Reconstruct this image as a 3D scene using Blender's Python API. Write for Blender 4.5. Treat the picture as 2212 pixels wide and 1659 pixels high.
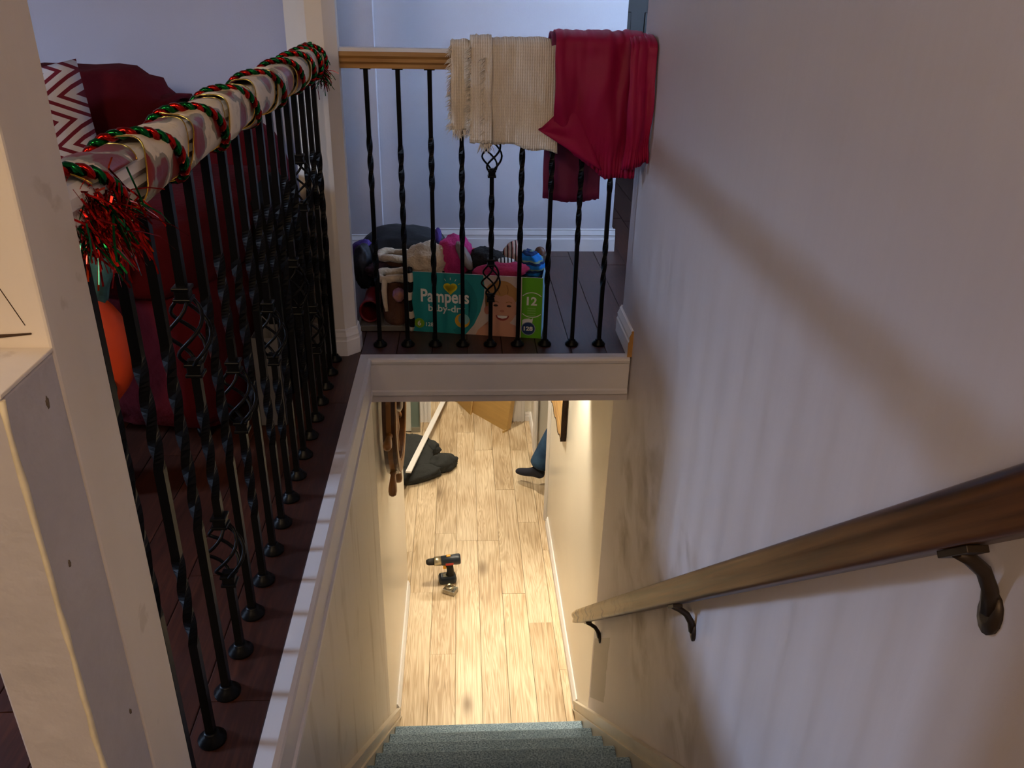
import bpy, bmesh, math, random
from mathutils import Vector, Matrix, noise
R = math.radians
scene = bpy.context.scene
for o in list(bpy.data.objects): bpy.data.objects.remove(o)
COL = scene.collection

# ------------------------------------------------------------------ camera
cam_d = bpy.data.cameras.new('camera'); cam = bpy.data.objects.new('camera', cam_d); COL.objects.link(cam)
cr = Vector((0.99824545, -0.05564607, 0.02023721)); cu = Vector((0.00642682, 0.44158239, 0.89719768)); cw = Vector((0.05886192, 0.89549344, -0.44116524))
mw = Matrix((cr, cu, -cw)).transposed().to_4x4(); mw.translation = Vector((0.34433, -2.59826, 1.16544)); cam.matrix_world = mw
cam_d.sensor_fit = 'HORIZONTAL'; cam_d.sensor_width = 36; cam_d.lens = 29.333; cam_d.clip_start = 0.02
scene.camera = cam
# ------------------------------------------------------------------ view, world, lights
scene.view_settings.view_transform = 'Standard'; scene.view_settings.look = 'None'
scene.view_settings.gamma = 1; scene.view_settings.use_curve_mapping = False
scene.view_settings.exposure = 0.0
wd = bpy.data.worlds.new('world'); scene.world = wd; wd.use_nodes = True
wd.node_tree.nodes['Background'].inputs[0].default_value = (0.46, 0.66, 1.0, 1); wd.node_tree.nodes['Background'].inputs[1].default_value = 100.0
def area(name, loc, target, sx, sy, power, col, spread=180):
    l = bpy.data.lights.new(name, 'AREA'); l.shape = 'RECTANGLE'; l.size = sx; l.size_y = sy; l.energy = power; l.color = col; l.spread = R(spread)
    o = bpy.data.objects.new(name, l); COL.objects.link(o); o.location = loc
    o.rotation_euler = (Vector(target) - Vector(loc)).to_track_quat('-Z', 'Y').to_euler(); return o
def spot(name, loc, target, power, col, ang, blend=0.6, size=0.04):
    l = bpy.data.lights.new(name, 'SPOT'); l.energy = power; l.color = col; l.spot_size = R(ang); l.spot_blend = blend; l.shadow_soft_size = size
    o = bpy.data.objects.new(name, l); COL.objects.link(o); o.location = loc
    o.rotation_euler = (Vector(target) - Vector(loc)).to_track_quat('-Z', 'Y').to_euler(); return o
DAY = (0.44, 0.64, 1.0); WARM = (1.0, 0.70, 0.40); HALL = (1.0, 0.87, 0.65)
WIN = (-1.45, -0.95, 0.70, 1.82)      # opening in the left wall: y0, y1, z0, z1; the overcast sky shines in above the house added opposite
pl = area('living_window_portal', (-3.19, (WIN[0]+WIN[1])/2, (WIN[2]+WIN[3])/2), (0.0, (WIN[0]+WIN[1])/2, (WIN[2]+WIN[3])/2), WIN[1]-WIN[0], WIN[3]-WIN[2], 1, (1, 1, 1)); pl.data.cycles.is_portal = True
area('entry_window_light', (2.80, 0.45, 1.2), (0.2, 0.95, 0.5), 0.9, 1.9, 38, DAY)
area('kitchen_ceiling_light', (-1.0, -4.3, 2.35), (-0.2, -2.0, 0.6), 0.7, 0.7, 50, WARM)
area('landing_ceiling_light', (0.7, -3.5, 2.38), (0.3, -2.4, 0.0), 0.5, 0.5, 15, (1.0, 0.72, 0.46))
spot('hall_downlight_a', (0.82, 0.90, -0.185), (0.90, 0.84, -2.2), 150, HALL, 62, 0.9, 0.025)
spot('hall_downlight_b', (0.46, 1.65, -0.19), (0.46, 1.65, -2.2), 92, HALL, 150, 0.8)
spot('hall_downlight_c', (0.46, 3.05, -0.19), (0.46, 3.05, -2.2), 105, HALL, 150, 0.8)
spot('room_downlight', (0.40, 4.60, -0.19), (0.40, 4.60, -2.2), 60, HALL, 150, 0.8)

# ------------------------------------------------------------------ helpers
def s2l(c):
    return tuple(((x/255)/12.92 if x/255 <= 0.04045 else ((x/255+0.055)/1.055)**2.4) for x in c)
MATS = {}
def mat(name, rgb, rough=0.6, metal=0.0, var=0.08, scale=8.0, bump=0.0, bscale=None, stretch=(1,1,1), rgb2=None, spec=0.5, coat=0.0, sheen=0.0):
    if name in MATS: return MATS[name]
    m = bpy.data.materials.new(name); m.use_nodes = True; nt = m.node_tree; b = nt.nodes['Principled BSDF']
    c = s2l(rgb); c2 = s2l(rgb2) if rgb2 else tuple(x*(1-var*2.2) for x in c)
    tc = nt.nodes.new('ShaderNodeTexCoord'); mp = nt.nodes.new('ShaderNodeMapping'); mp.inputs['Scale'].default_value = stretch
    nt.links.new(tc.outputs['Object'], mp.inputs['Vector'])
    n = nt.nodes.new('ShaderNodeTexNoise'); n.inputs['Scale'].default_value = scale; n.inputs['Detail'].default_value = 5
    nt.links.new(mp.outputs['Vector'], n.inputs['Vector'])
    rp = nt.nodes.new('ShaderNodeValToRGB'); rp.color_ramp.elements[0].position = 0.32; rp.color_ramp.elements[1].position = 0.68
    rp.color_ramp.elements[0].color = (*c2, 1); rp.color_ramp.elements[1].color = (*c, 1)
    nt.links.new(n.outputs['Fac'], rp.inputs['Fac']); nt.links.new(rp.outputs['Color'], b.inputs['Base Color'])
    b.inputs['Roughness'].default_value = rough; b.inputs['Metallic'].default_value = metal
    b.inputs['Specular IOR Level'].default_value = spec; b.inputs['Coat Weight'].default_value = coat; b.inputs['Sheen Weight'].default_value = sheen
    if bump:
        n2 = nt.nodes.new('ShaderNodeTexNoise'); n2.inputs['Scale'].default_value = bscale or scale*6; n2.inputs['Detail'].default_value = 3
        nt.links.new(mp.outputs['Vector'], n2.inputs['Vector'])
        bp = nt.nodes.new('ShaderNodeBump'); bp.inputs['Strength'].default_value = bump; bp.inputs['Distance'].default_value = 0.01
        nt.links.new(n2.outputs['Fac'], bp.inputs['Height']); nt.links.new(bp.outputs['Normal'], b.inputs['Normal'])
    MATS[name] = m; return m
class NT:
    """small node helper for the hand-made materials"""
    def __init__(s, name):
        s.m = bpy.data.materials.new(name); s.m.use_nodes = True; s.nt = s.m.node_tree; s.b = s.nt.nodes['Principled BSDF']
        s.tc = s.nt.nodes.new('ShaderNodeTexCoord'); s.geo = s.nt.nodes.new('ShaderNodeNewGeometry'); MATS[name] = s.m
    def put(s, sock, v):
        if isinstance(v, bpy.types.NodeSocket): s.nt.links.new(v, sock)
        else: sock.default_value = v
    def math(s, op, a, b=0.0, c=0.0, clamp=False):
        n = s.nt.nodes.new('ShaderNodeMath'); n.operation = op; n.use_clamp = clamp
        s.put(n.inputs[0], a); s.put(n.inputs[1], b); s.put(n.inputs[2], c); return n.outputs[0]
    def xyz(s, v):
        n = s.nt.nodes.new('ShaderNodeSeparateXYZ'); s.nt.links.new(v, n.inputs[0]); return n.outputs
    def mapping(s, v, scale=(1,1,1), loc=(0,0,0)):
        n = s.nt.nodes.new('ShaderNodeMapping'); n.inputs['Scale'].default_value = scale; s.put(n.inputs['Location'], loc); s.nt.links.new(v, n.inputs['Vector']); return n.outputs[0]
    def noise(s, v, scale, detail=4, dist=0.0):
        n = s.nt.nodes.new('ShaderNodeTexNoise'); n.inputs['Scale'].default_value = scale; n.inputs['Detail'].default_value = detail; n.inputs['Distortion'].default_value = dist
        s.nt.links.new(v, n.inputs['Vector']); return n.outputs['Fac']
    def voronoi(s, v, scale):
        n = s.nt.nodes.new('ShaderNodeTexVoronoi'); n.inputs['Scale'].default_value = scale; s.nt.links.new(v, n.inputs['Vector']); return n.outputs
    def ramp(s, f, stops):
        n = s.nt.nodes.new('ShaderNodeValToRGB'); s.put(n.inputs[0], f); e = n.color_ramp.elements
        e[0].position = stops[0][0]; e[0].color = (*stops[0][1], 1); e[1].position = stops[-1][0]; e[1].color = (*stops[-1][1], 1)
        for p, c in stops[1:-1]:
            k = e.new(p); k.color = (*c, 1)
        return n.outputs[0]
    def fr(s, f, a, b):
        n = s.nt.nodes.new('ShaderNodeMapRange'); n.clamp = True; s.put(n.inputs[0], f); n.inputs[1].default_value = a; n.inputs[2].default_value = b; return n.outputs[0]
    def mix(s, f, a, b):
        n = s.nt.nodes.new('ShaderNodeMix'); n.data_type = 'RGBA'; s.put(n.inputs[0], f)
        for k, v in ((6, a), (7, b)): s.put(n.inputs[k], v if isinstance(v, bpy.types.NodeSocket) else (*v, 1))
        return n.outputs[2]
    def bump(s, h, strength, dist=0.005):
        n = s.nt.nodes.new('ShaderNodeBump'); n.inputs['Strength'].default_value = strength; n.inputs['Distance'].default_value = dist
        s.nt.links.new(h, n.inputs['Height']); s.nt.links.new(n.outputs[0], s.b.inputs['Normal'])
    def done(s, col, rough=0.6, spec=0.5):
        s.put(s.b.inputs['Base Color'], col if isinstance(col, bpy.types.NodeSocket) else (*col, 1)); s.put(s.b.inputs['Roughness'], rough); s.b.inputs['Specular IOR Level'].default_value = spec; return s.m

def box(bm, x0, x1, y0, y1, z0, z1, bev=0.0, M=None):
    r = bmesh.ops.create_cube(bm, size=1.0, matrix=Matrix.Translation(((x0+x1)/2, (y0+y1)/2, (z0+z1)/2)) @ Matrix.Diagonal((abs(x1-x0), abs(y1-y0), abs(z1-z0), 1)))
    vs = r['verts']
    if bev:
        es = list({e for v in vs for e in v.link_edges})
        rb = bmesh.ops.bevel(bm, geom=es, offset=bev, segments=2, profile=0.5, affect='EDGES')
        vs = list({v for f in rb['faces'] for v in f.verts} | {v for v in vs if v.is_valid})
    if M is not None: bmesh.ops.transform(bm, matrix=M, verts=vs)
    return vs
def prism(bm, poly, axis, a, b):
    """extrude a 2-D polygon along an axis. axis 'x': poly=(y,z); 'y': (x,z); 'z': (x,y)"""
    def P(p, t): return {'x': (t, p[0], p[1]), 'y': (p[0], t, p[1]), 'z': (p[0], p[1], t)}[axis]
    A = [bm.verts.new(P(p, a)) for p in poly]; B = [bm.verts.new(P(p, b)) for p in poly]; n = len(poly)
    fs = [bm.faces.new(A), bm.faces.new(B[::-1])] + [bm.faces.new((A[i], B[i], B[(i+1) % n], A[(i+1) % n])) for i in range(n)]
    bmesh.ops.recalc_face_normals(bm, faces=fs); return A + B
def tube(bm, pts, rad, seg=8, cap=True, sq=(1, 1), up=None):
    """swept tube; rad a number or list; sq flattens the section (along side, along up)"""
    pts = [Vector(p) for p in pts]; n = len(pts); rr = rad if isinstance(rad, (list, tuple)) else [rad]*n
    rings = []; prev = None
    for i, p in enumerate(pts):
        t = (pts[min(i+1, n-1)] - pts[max(i-1, 0)]).normalized()
        if prev is None:
            u0 = Vector(up) if up else (Vector((0, 0, 1)) if abs(t.z) < 0.9 else Vector((0, 1, 0)))
        else: u0 = prev
        s = t.cross(u0).normalized(); u_ = s.cross(t).normalized(); prev = u_
        rings.append([bm.verts.new(p + s*math.cos(2*math.pi*k/seg)*rr[i]*sq[0] + u_*math.sin(2*math.pi*k/seg)*rr[i]*sq[1]) for k in range(seg)])
    for i in range(n-1):
        for k in range(seg):
            f = bm.faces.new((rings[i][k], rings[i][(k+1) % seg], rings[i+1][(k+1) % seg], rings[i+1][k])); f.smooth = True
    if cap:
        bm.faces.new(rings[0][::-1]); bm.faces.new(rings[-1])
    return rings
def lathe(bm, prof, M=None, seg=20):
    """revolve (r,z) profile round z"""
    rings = []
    for r_, z_ in prof:
        rings.append([bm.verts.new(Vector((r_*math.cos(2*math.pi*k/seg), r_*math.sin(2*math.pi*k/seg), z_))) for k in range(seg)])
    fs = []
    for i in range(len(rings)-1):
        for k in range(seg):
            f = bm.faces.new((rings[i][k], rings[i][(k+1) % seg], rings[i+1][(k+1) % seg], rings[i+1][k])); f.smooth = True; fs.append(f)
    fs.append(bm.faces.new(rings[0][::-1])); fs.append(bm.faces.new(rings[-1]))
    vs = [v for r_ in rings for v in r_]
    if M is not None: bmesh.ops.transform(bm, matrix=M, verts=vs)
    return vs
def BM(): return bmesh.new()
def mesh_of(name, bm):
    me = bpy.data.meshes.new(name); bmesh.ops.recalc_face_normals(bm, faces=bm.faces); bm.to_mesh(me); bm.free(); return me
def obj(name, bm, m, parent=None, smooth=False):
    me = bm if isinstance(bm, bpy.types.Mesh) else mesh_of(name, bm)
    if not me.materials: me.materials.append(m)
    if smooth:
        for p in me.polygons: p.use_smooth = True
    o = bpy.data.objects.new(name, me); COL.objects.link(o)
    if parent: o.parent = parent
    return o
def tag(o, label, cat=None, group=None, kind=None):
    o['label'] = label
    if cat: o['category'] = cat
    if group: o['group'] = group
    if kind: o['kind'] = kind
    return o
def thing(name, label, cat, loc=(0, 0, 0), rz=0, group=None):
    o = bpy.data.objects.new(name, None); COL.objects.link(o); o.location = loc; o.rotation_euler = (0, 0, rz); o.empty_display_size = 0.05
    return tag(o, label, cat, group)
def struct(name, bm, m, label=None, smooth=False):
    o = obj(name, bm, m, None, smooth); o['kind'] = 'structure'
    if label: o['label'] = label
    return o
def boxobj(name, d, m, parent=None, bev=0.0):
    bm = BM(); box(bm, *d, bev=bev); return obj(name, bm, m, parent)
def crumple(bm, c, size, seed, amp=0.25, freq=2.2, sub=4, flat=None, M=None, power=1.0):
    """a heap of cloth: a sphere pushed about by folded noise; flat = z below which it is pressed flat"""
    r = bmesh.ops.create_icosphere(bm, subdivisions=sub, radius=1.0)
    off = Vector((seed*13.7, seed*7.1, seed*3.3))
    for v in r['verts']:
        d = v.co.normalized(); q = d*freq + off
        f = noise.fractal(q, 1.0, 2.0, 3) * 0.8
        f2 = 1 - abs(noise.noise(q*1.7 + Vector((5, 5, 5))))*2
        k = 1 + amp*(f + 0.55*f2)
        e = Vector([math.copysign(abs(x)**power, x) for x in d])
        v.co = Vector((e.x*size[0], e.y*size[1], e.z*size[2]))*k
        if M is not None: v.co = M @ v.co
        v.co += Vector(c)
        if flat is not None and v.co.z < flat: v.co.z = flat + (v.co.z-flat)*0.02
    for f in bm.faces: f.smooth = True
    return r['verts']

# ------------------------------------------------------------------ numbers of the place
W = 0.92; H = -2.2486; RX = -0.079; CEIL = -0.17

# ------------------------------------------------------------------ materials
def wall_mat():
    k = NT('mauve_grey_wall_paint'); p = k.geo.outputs['Position']; x = k.xyz(p); Y, Z = x[1], x[2]
    big = k.noise(p, 1.3, 3); fine = k.noise(k.mapping(p, (1, 14, 0.8)), 5, 4)
    base = k.mix(k.fr(big, 0.3, 0.7), s2l((196, 187, 190)), s2l((206, 196, 196)))
    base = k.mix(k.math('MULTIPLY', k.fr(fine, 0.35, 0.75), 0.10), base, s2l((178, 168, 170)))
    # hand smudges beside the rail and along the foot of the stair
    def blob(y0, z0, ry, rz):
        a = k.math('POWER', k.math('DIVIDE', k.math('SUBTRACT', Y, y0), ry), 2); b = k.math('POWER', k.math('DIVIDE', k.math('SUBTRACT', Z, z0), rz), 2)
        return k.math('EXPONENT', k.math('MULTIPLY', k.math('ADD', a, b), -1.0))
    m = blob(-0.42, -0.30, 0.16, 0.28)
    for a in ((-0.78, -0.42, 0.16, 0.16), (-0.5, -0.75, 0.2, 0.2), (-1.0, -0.62, 0.14, 0.2), (-0.15, -0.55, 0.13, 0.35), (-0.9, -0.2, 0.1, 0.08)): m = k.math('MAXIMUM', m, blob(*a))
    n1 = k.noise(p, 6.5, 6, 0.6); n2 = k.noise(k.mapping(p, (1, 1.5, 1.0)), 5, 6, 0.4)
    st = k.math('MULTIPLY', m, k.fr(k.math('ADD', n1, k.math('MULTIPLY', n2, 0.5)), 0.66, 0.98), clamp=True)
    base = k.mix(k.math('MULTIPLY', st, 0.85), base, s2l((104, 80, 58)))
    # old patch where a board was taken off
    uu = k.math('ADD', Z, k.math('MULTIPLY', Y, 0.95)); wob = k.math('MULTIPLY', k.math('SUBTRACT', k.noise(p, 14, 3), 0.5), 0.05)
    my = k.math('MULTIPLY', k.math('GREATER_THAN', k.math('ADD', Y, wob), -0.1), k.math('LESS_THAN', Y, 0.19))
    mu = k.math('MULTIPLY', k.math('GREATER_THAN', uu, -1.64), k.math('LESS_THAN', uu, -1.285))
    base = k.mix(k.math('MULTIPLY', k.math('MULTIPLY', my, mu), 0.55), base, s2l((128, 116, 98)))
    k.bump(k.noise(p, 160, 2), 0.08, 0.002)
    return k.done(base, 0.5, 0.4)
WALL = wall_mat()
def stairwall_mat():
    k = NT('worn_greige_stair_paint'); p = k.geo.outputs['Position']
    n1 = k.noise(k.mapping(p, (1, 5, 0.7)), 2.2, 5, 0.4); n2 = k.noise(p, 5, 5)
    c = k.mix(k.fr(n1, 0.56, 0.78), s2l((205, 197, 188)), s2l((166, 152, 136)))
    c = k.mix(k.math('MULTIPLY', k.fr(n2, 0.62, 0.8), 0.4), c, s2l((140, 122, 104)))
    k.bump(k.noise(p, 150, 2), 0.08, 0.002); return k.done(c, 0.45, 0.4)
STAIRWALL = stairwall_mat()
HALLWALL = mat('satin_white_hall_paint', (222, 216, 204), 0.24, var=0.02, scale=2, bump=0.02, bscale=30)
LIVWALL = mat('daylight_tinted_living_wall', (182, 184, 204), 0.6, var=0.03, scale=2, bump=0.05, bscale=160)  # the blue of the window daylight is mixed into this wall colour
BACKWALL = mat('grey_back_wall', (190, 186, 190), 0.6, var=0.03, scale=2, bump=0.05, bscale=160)
TRIM = mat('white_trim_paint', (226, 222, 220), 0.38, var=0.03, scale=6)
FASCIA = mat('lilac_white_fascia', (214, 208, 208), 0.42, var=0.03, scale=6)
CEILM = mat('white_ceiling', (225, 222, 218), 0.8, var=0.02)
def post_mat():
    k = NT('scuffed_white_post_paint'); p = k.geo.outputs['Position']
    n1 = k.noise(k.mapping(p, (1, 1, 0.25)), 9, 4); n2 = k.noise(p, 17, 6, 0.8); n3 = k.noise(p, 60, 3)
    c = k.mix(k.fr(n1, 0.35, 0.7), s2l((226, 216, 204)), s2l((216, 205, 192)))
    c = k.mix(k.math('MULTIPLY', k.fr(n2, 0.66, 0.72), 0.35), c, s2l((168, 150, 128)))
    k.bump(k.math('ADD', n1, k.math('MULTIPLY', n3, 0.3)), 0.25, 0.006); return k.done(c, 0.4, 0.5)
POST = post_mat()
IRON = mat('satin_black_iron', (8, 8, 10), 0.36, metal=0.0, var=0.15, scale=30, spec=0.13)
def planks_mat(name, cols, grain, rough, gscale=(9, 0.9, 9), knot=0.0):
    k = NT(name); oi = k.nt.nodes.new('ShaderNodeObjectInfo'); rnd = oi.outputs['Random']
    cb = k.nt.nodes.new('ShaderNodeCombineXYZ'); k.nt.links.new(k.math('MULTIPLY', rnd, 37.0), cb.inputs[0]); k.nt.links.new(k.math('MULTIPLY', rnd, 91.0), cb.inputs[1]); k.nt.links.new(k.math('MULTIPLY', rnd, 11.0), cb.inputs[2])
    v = k.mapping(k.tc.outputs['Object'], (1, 1, 1), cb.outputs[0]); g = k.mapping(v, gscale)
    n1 = k.noise(g, 1.6, 3, 1.6); wv = k.math('FRACT', k.math('MULTIPLY', n1, 9.0)); wv = k.math('ABSOLUTE', k.math('SUBTRACT', wv, 0.5))
    n2 = k.noise(k.mapping(v, (40, 1.5, 40)), 3, 4); n3 = k.noise(v, 2.4, 2)
    f = k.math('ADD', k.math('MULTIPLY', n3, 0.5), k.math('ADD', k.math('MULTIPLY', n2, 0.35), k.math('MULTIPLY', wv, grain)))
    c = k.ramp(k.fr(f, 0.2, 0.85), cols)
    hs = k.nt.nodes.new('ShaderNodeHueSaturation'); k.nt.links.new(c, hs.inputs['Color']); k.nt.links.new(k.math('ADD', k.math('MULTIPLY', rnd, 0.22), 0.88), hs.inputs['Value'])
    c = hs.outputs[0]
    if knot:
        vo = k.voronoi(k.mapping(v, (5, 2.2, 5)), 1.0); kn = k.fr(vo[0], 0.22, 0.03); c = k.mix(k.math('MULTIPLY', kn, knot), c, cols[0][1])
    k.bump(n2, 0.12, 0.002); return k.done(c, rough, 0.5)
DARKWOOD = planks_mat('dark_stained_floorboards', [(0, s2l((30, 13, 8))), (0.5, s2l((58, 28, 18))), (1, s2l((88, 48, 30)))], 0.3, 0.4)
LAMINATE = planks_mat('pale_oak_laminate', [(0, s2l((120, 98, 72))), (0.35, s2l((178, 152, 118))), (0.65, s2l((212, 192, 162))), (1, s2l((232, 216, 190)))], 0.34, 0.42, (9, 0.5, 9), 0.85)
DARKGAP = mat('dark_underlay', (12, 8, 6), 0.9)
PALEGAP = mat('shadow_gap_board', (112, 90, 64), 0.9)

# ------------------------------------------------------------------ SETTING: upper floor
def floor_planks(parent, regions, pw, lens, m, z0, z1, seed, holes=()):
    rng = random.Random(seed); cache = {}
    for (x0, x1, y0, y1) in regions:
        nx = int(math.ceil((x1-x0)/pw - 1e-6))
        for i in range(nx):
            a, b = x0+i*pw, min(x0+(i+1)*pw, x1); y = y0 - rng.random()*lens*0.9
            while y < y1 - 1e-4:
                L = lens*(0.75+0.5*rng.random()); ya, yb = max(y, y0), min(y+L, y1); y += L
                if yb-ya < 0.03: continue
                w_, l_ = round(b-a, 3), round(yb-ya, 2); key = (w_, l_)
                if key not in cache:
                    bm = BM(); prism(bm, [(-w_/2+0.0008, z0), (w_/2-0.0008, z0), (w_/2-0.0008, z1-0.0012), (w_/2-0.002, z1), (-w_/2+0.002, z1), (-w_/2+0.0008, z1-0.0012)], 'y', -(yb-ya)/2+0.0007, (yb-ya)/2-0.0007)
                    me = mesh_of('plank', bm); me.materials.append(m); cache[key] = me
                o = bpy.data.objects.new('plank', cache[key]); COL.objects.link(o); o.parent = parent; o.location = ((a+b)/2, (ya+yb)/2, 0)
bm = BM(); T = -0.014
box(bm, -3.2, 0.0, -5.0, 3.6, CEIL+0.001, T)
box(bm, 0.0, 3.0, 0.0, 3.6, CEIL+0.001, T)
box(bm, 0.0, 3.0, -5.0, -1.985, CEIL+0.001, T)
floor_up = struct('floor', bm, DARKGAP, 'dark stained wooden floor of the upper storey')
floor_planks(floor_up, [(-1.32, 0.0, -2.7, 1.2), (0.0, 1.8, 0.0, 3.4), (-0.6, 0.0, 1.2, 1.9), (0.0, 1.0, -2.9, -1.985)], 0.12, 0.95, DARKWOOD, T, 0.0, 4)

# walls of the upper storey
bm = BM(); c = 0.03; t = 0.13
prism(bm, [(W, -5.0), (W, 0.215-c), (W+c, 0.215), (W+t, 0.215), (W+t, -5.0)], 'z', -0.0001, 2.45)
wall_right = struct('wall_right', bm, WALL, 'mauve grey painted wall along the right of the stairs')
bm = BM(); box(bm, W, W+t, -5.0, 0.215, H, -0.0001); o = struct('wall_stair_right', bm, WALL, 'smudged lower wall beside the handrail')
bm = BM(); box(bm, -0.013, 1.045, 1.19, 1.32, 0.0, 2.45); struct('wall_back', bm, BACKWALL, 'grey wall behind the diaper box')
bm = BM(); box(bm, -0.24, -0.0131, 1.135, 1.32, 0, 2.45); struct('wall_back_return', bm, BACKWALL, 'grey wall return left of the back wall')
bm = BM(); box(bm, -0.7, -0.2401, 1.30, 1.40, 0, 2.45); struct('wall_back_left', bm, BACKWALL)
bm = BM(); box(bm, -3.2, -0.16, 0.70, 0.82, 0, 2.45); struct('wall_living', bm, LIVWALL, 'living room wall behind the sofa, tinted with daylight blue')
bm = BM(); box(bm, -3.32, -3.2, -5, WIN[0], -0.2, 2.5); box(bm, -3.32, -3.2, WIN[1], 3.7, -0.2, 2.5); box(bm, -3.32, -3.2, WIN[0], WIN[1], -0.2, WIN[2]); box(bm, -3.32, -3.2, WIN[0], WIN[1], WIN[3], 2.5); struct('wall_left', bm, LIVWALL)
bm = BM(); box(bm, -12.0, -9.0, -14, 12, -2.5, 2.75); prism(bm, [(-12.3, 2.75), (-8.7, 2.75), (-10.5, 3.1)], 'y', -14, 12); hs_ = obj('sky_cutoff_house', bm, mat('beige_siding', (150, 126, 104), 0.8, scale=3)); tag(hs_, 'low beige house added opposite the living room window to cut off the low sky', 'house')  # unseen house added here, its height set to block the low sky
bm = BM(); box(bm, -16, -3.4, -16, 14, -2.7, -2.5); struct('ground', bm, mat('grey_ground', (110, 104, 96), 0.9))
bm = BM(); box(bm, -3.2, 3.0, -5.1, -5.0, -0.2, 2.5); struct('wall_rear', bm, LIVWALL)
bm = BM(); box(bm, 3.0, 3.1, -5.1, 3.6, -0.2, 2.5); struct('wall_entry', bm, LIVWALL)
bm = BM(); box(bm, -3.2, 3.1, 3.6, 3.7, -0.2, 2.5); struct('wall_far', bm, mat('dark_hall_wall', (70, 66, 62), 0.7))
bm = BM(); box(bm, -3.2, 3.0, -5.0, 3.6, 2.45, 2.5); struct('ceiling', bm, CEILM)
# a dark door standing in the hall beyond the back wall
bm = BM(); box(bm, 1.14, 1.95, 3.52, 3.56, 0.005, 2.05)
for (a, b_, c_, d_) in ((1.22, 1.5, 0.2, 0.95), (1.59, 1.87, 0.2, 0.95), (1.22, 1.5, 1.1, 1.9), (1.59, 1.87, 1.1, 1.9)): box(bm, a, b_, 3.508, 3.521, c_, d_, 0.006)
d1 = struct('door_1', bm, mat('dark_brown_door', (54, 48, 42), 0.45, scale=5), 'dark brown door at the end of the upper hall')
bm = BM(); lathe(bm, [(0.012, 0), (0.012, 0.04), (0.028, 0.05), (0.028, 0.08), (0.012, 0.09)], Matrix.Translation((1.88, 3.51, 1.0)) @ Matrix.Rotation(R(90), 4, 'X')); obj('door_knob', bm, IRON, d1)

# windows that let the daylight in (outside the picture)
def window(name, M, w, h):
    bm = BM()
    for (a, b_, c_, d_) in ((-w/2-0.07, -w/2, -h/2-0.07, h/2+0.07), (w/2, w/2+0.07, -h/2-0.07, h/2+0.07), (-w/2, w/2, h/2, h/2+0.07), (-w/2, w/2, -h/2-0.07, -h/2), (-0.015, 0.015, -h/2, h/2)):
        box(bm, 0.0, 0.02, a, b_, c_, d_, M=M)
    return struct(name, bm, TRIM)
window('window_1', Matrix.Translation((-3.2, (WIN[0]+WIN[1])/2, (WIN[2]+WIN[3])/2)), WIN[1]-WIN[0], WIN[3]-WIN[2])
window('window_2', Matrix.Translation((2.975, 0.45, 1.2)), 1.0, 2.0)

def bb_prof(h=0.092, d=0.016):   # (out from wall, height): a stepped baseboard
    return [(0, 0), (d, 0), (d, h*0.55), (d*0.78, h*0.60), (d*0.78, h*0.70), (d*0.9, h*0.74), (d*0.55, h*0.88), (d*0.42, h*0.93), (d*0.5, h*0.97), (d*0.25, h), (0, h)]
def baseboard(name, p0, p1, normal, m=None, h=0.092, z=0.0, parent=None, kind='structure'):
    p0 = Vector((*p0, z)); p1 = Vector((*p1, z)); n = Vector((*normal, 0)).normalized(); bm = BM()
    A = [bm.verts.new(p0 + n*a + Vector((0, 0, b))) for a, b in bb_prof(h)]; B = [bm.verts.new(p1 + n*a + Vector((0, 0, b))) for a, b in bb_prof(h)]; k = len(A)
    bm.faces.new(A); bm.faces.new(B[::-1])
    for i in range(k): bm.faces.new((A[i], B[i], B[(i+1) % k], A[(i+1) % k]))
    o = obj(name, bm, m or TRIM, parent)
    if kind and not parent: o['kind'] = kind
    return o
baseboard('baseboard_back', (-0.0125, 1.19), (1.06, 1.19), (0, -1), h=0.105)
baseboard('baseboard_back_end', (1.045, 1.19), (1.045, 1.32), (1, 0), h=0.105)
baseboard('baseboard_back_return', (-0.24, 1.135), (-0.013, 1.135), (0, -1), h=0.09)
baseboard('baseboard_back_left', (-0.7, 1.30), (-0.24, 1.30), (0, -1), h=0.105)
bbr = baseboard('baseboard_right', (W, -0.03), (W, 0.205), (-1, 0), h=0.095)
bm = BM(); prism(bm, [(W-a, b) for a, b in bb_prof(0.095)], 'y', -0.0318, -0.03); obj('cut_end', bm, mat('raw_fibreboard', (176, 128, 70), 0.8), bbr)
baseboard('baseboard_right_end', (W, 0.215), (W+t, 0.215), (0, 1), h=0.095)

# stairwell fascia (painted boxed trim round the opening)
FP = [(0.0, 0.0005), (0.030, 0.0005), (0.038, -0.003), (0.041, -0.010), (0.039, -0.018), (0.034, -0.024), (0.034, -0.118), (0.039, -0.123), (0.039, -0.136), (0.034, -0.140), (0.0, -0.140)]
bm = BM()
A = [bm.verts.new((d, -d, z)) for d, z in FP]; B = [bm.verts.new((W-0.006, -d, z)) for d, z in FP]; k = len(FP)
bm.faces.new(A); bm.faces.new(B[::-1])
for i in range(k): bm.faces.new((A[i], B[i], B[(i+1) % k], A[(i+1) % k]))
struct('trim_1', bm, FASCIA, 'white boxed trim across the far edge of the stair opening')
bm = BM()
A = [bm.verts.new((d, -d, z)) for d, z in FP]; B = [bm.verts.new((d, -1.98, z)) for d, z in FP]
bm.faces.new(A); bm.faces.new(B[::-1])
for i in range(k): bm.faces.new((A[i], B[i], B[(i+1) % k], A[(i+1) % k]))
struct('trim_2', bm, FASCIA, 'white boxed trim along the left edge of the stair opening')

bm = BM(); box(bm, 0.0, W, -0.014, 0.0, CEIL-0.004, T-0.001); struct('wall_bulkhead', bm, WALL, 'narrow bulkhead edge under the far stair trim')
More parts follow.
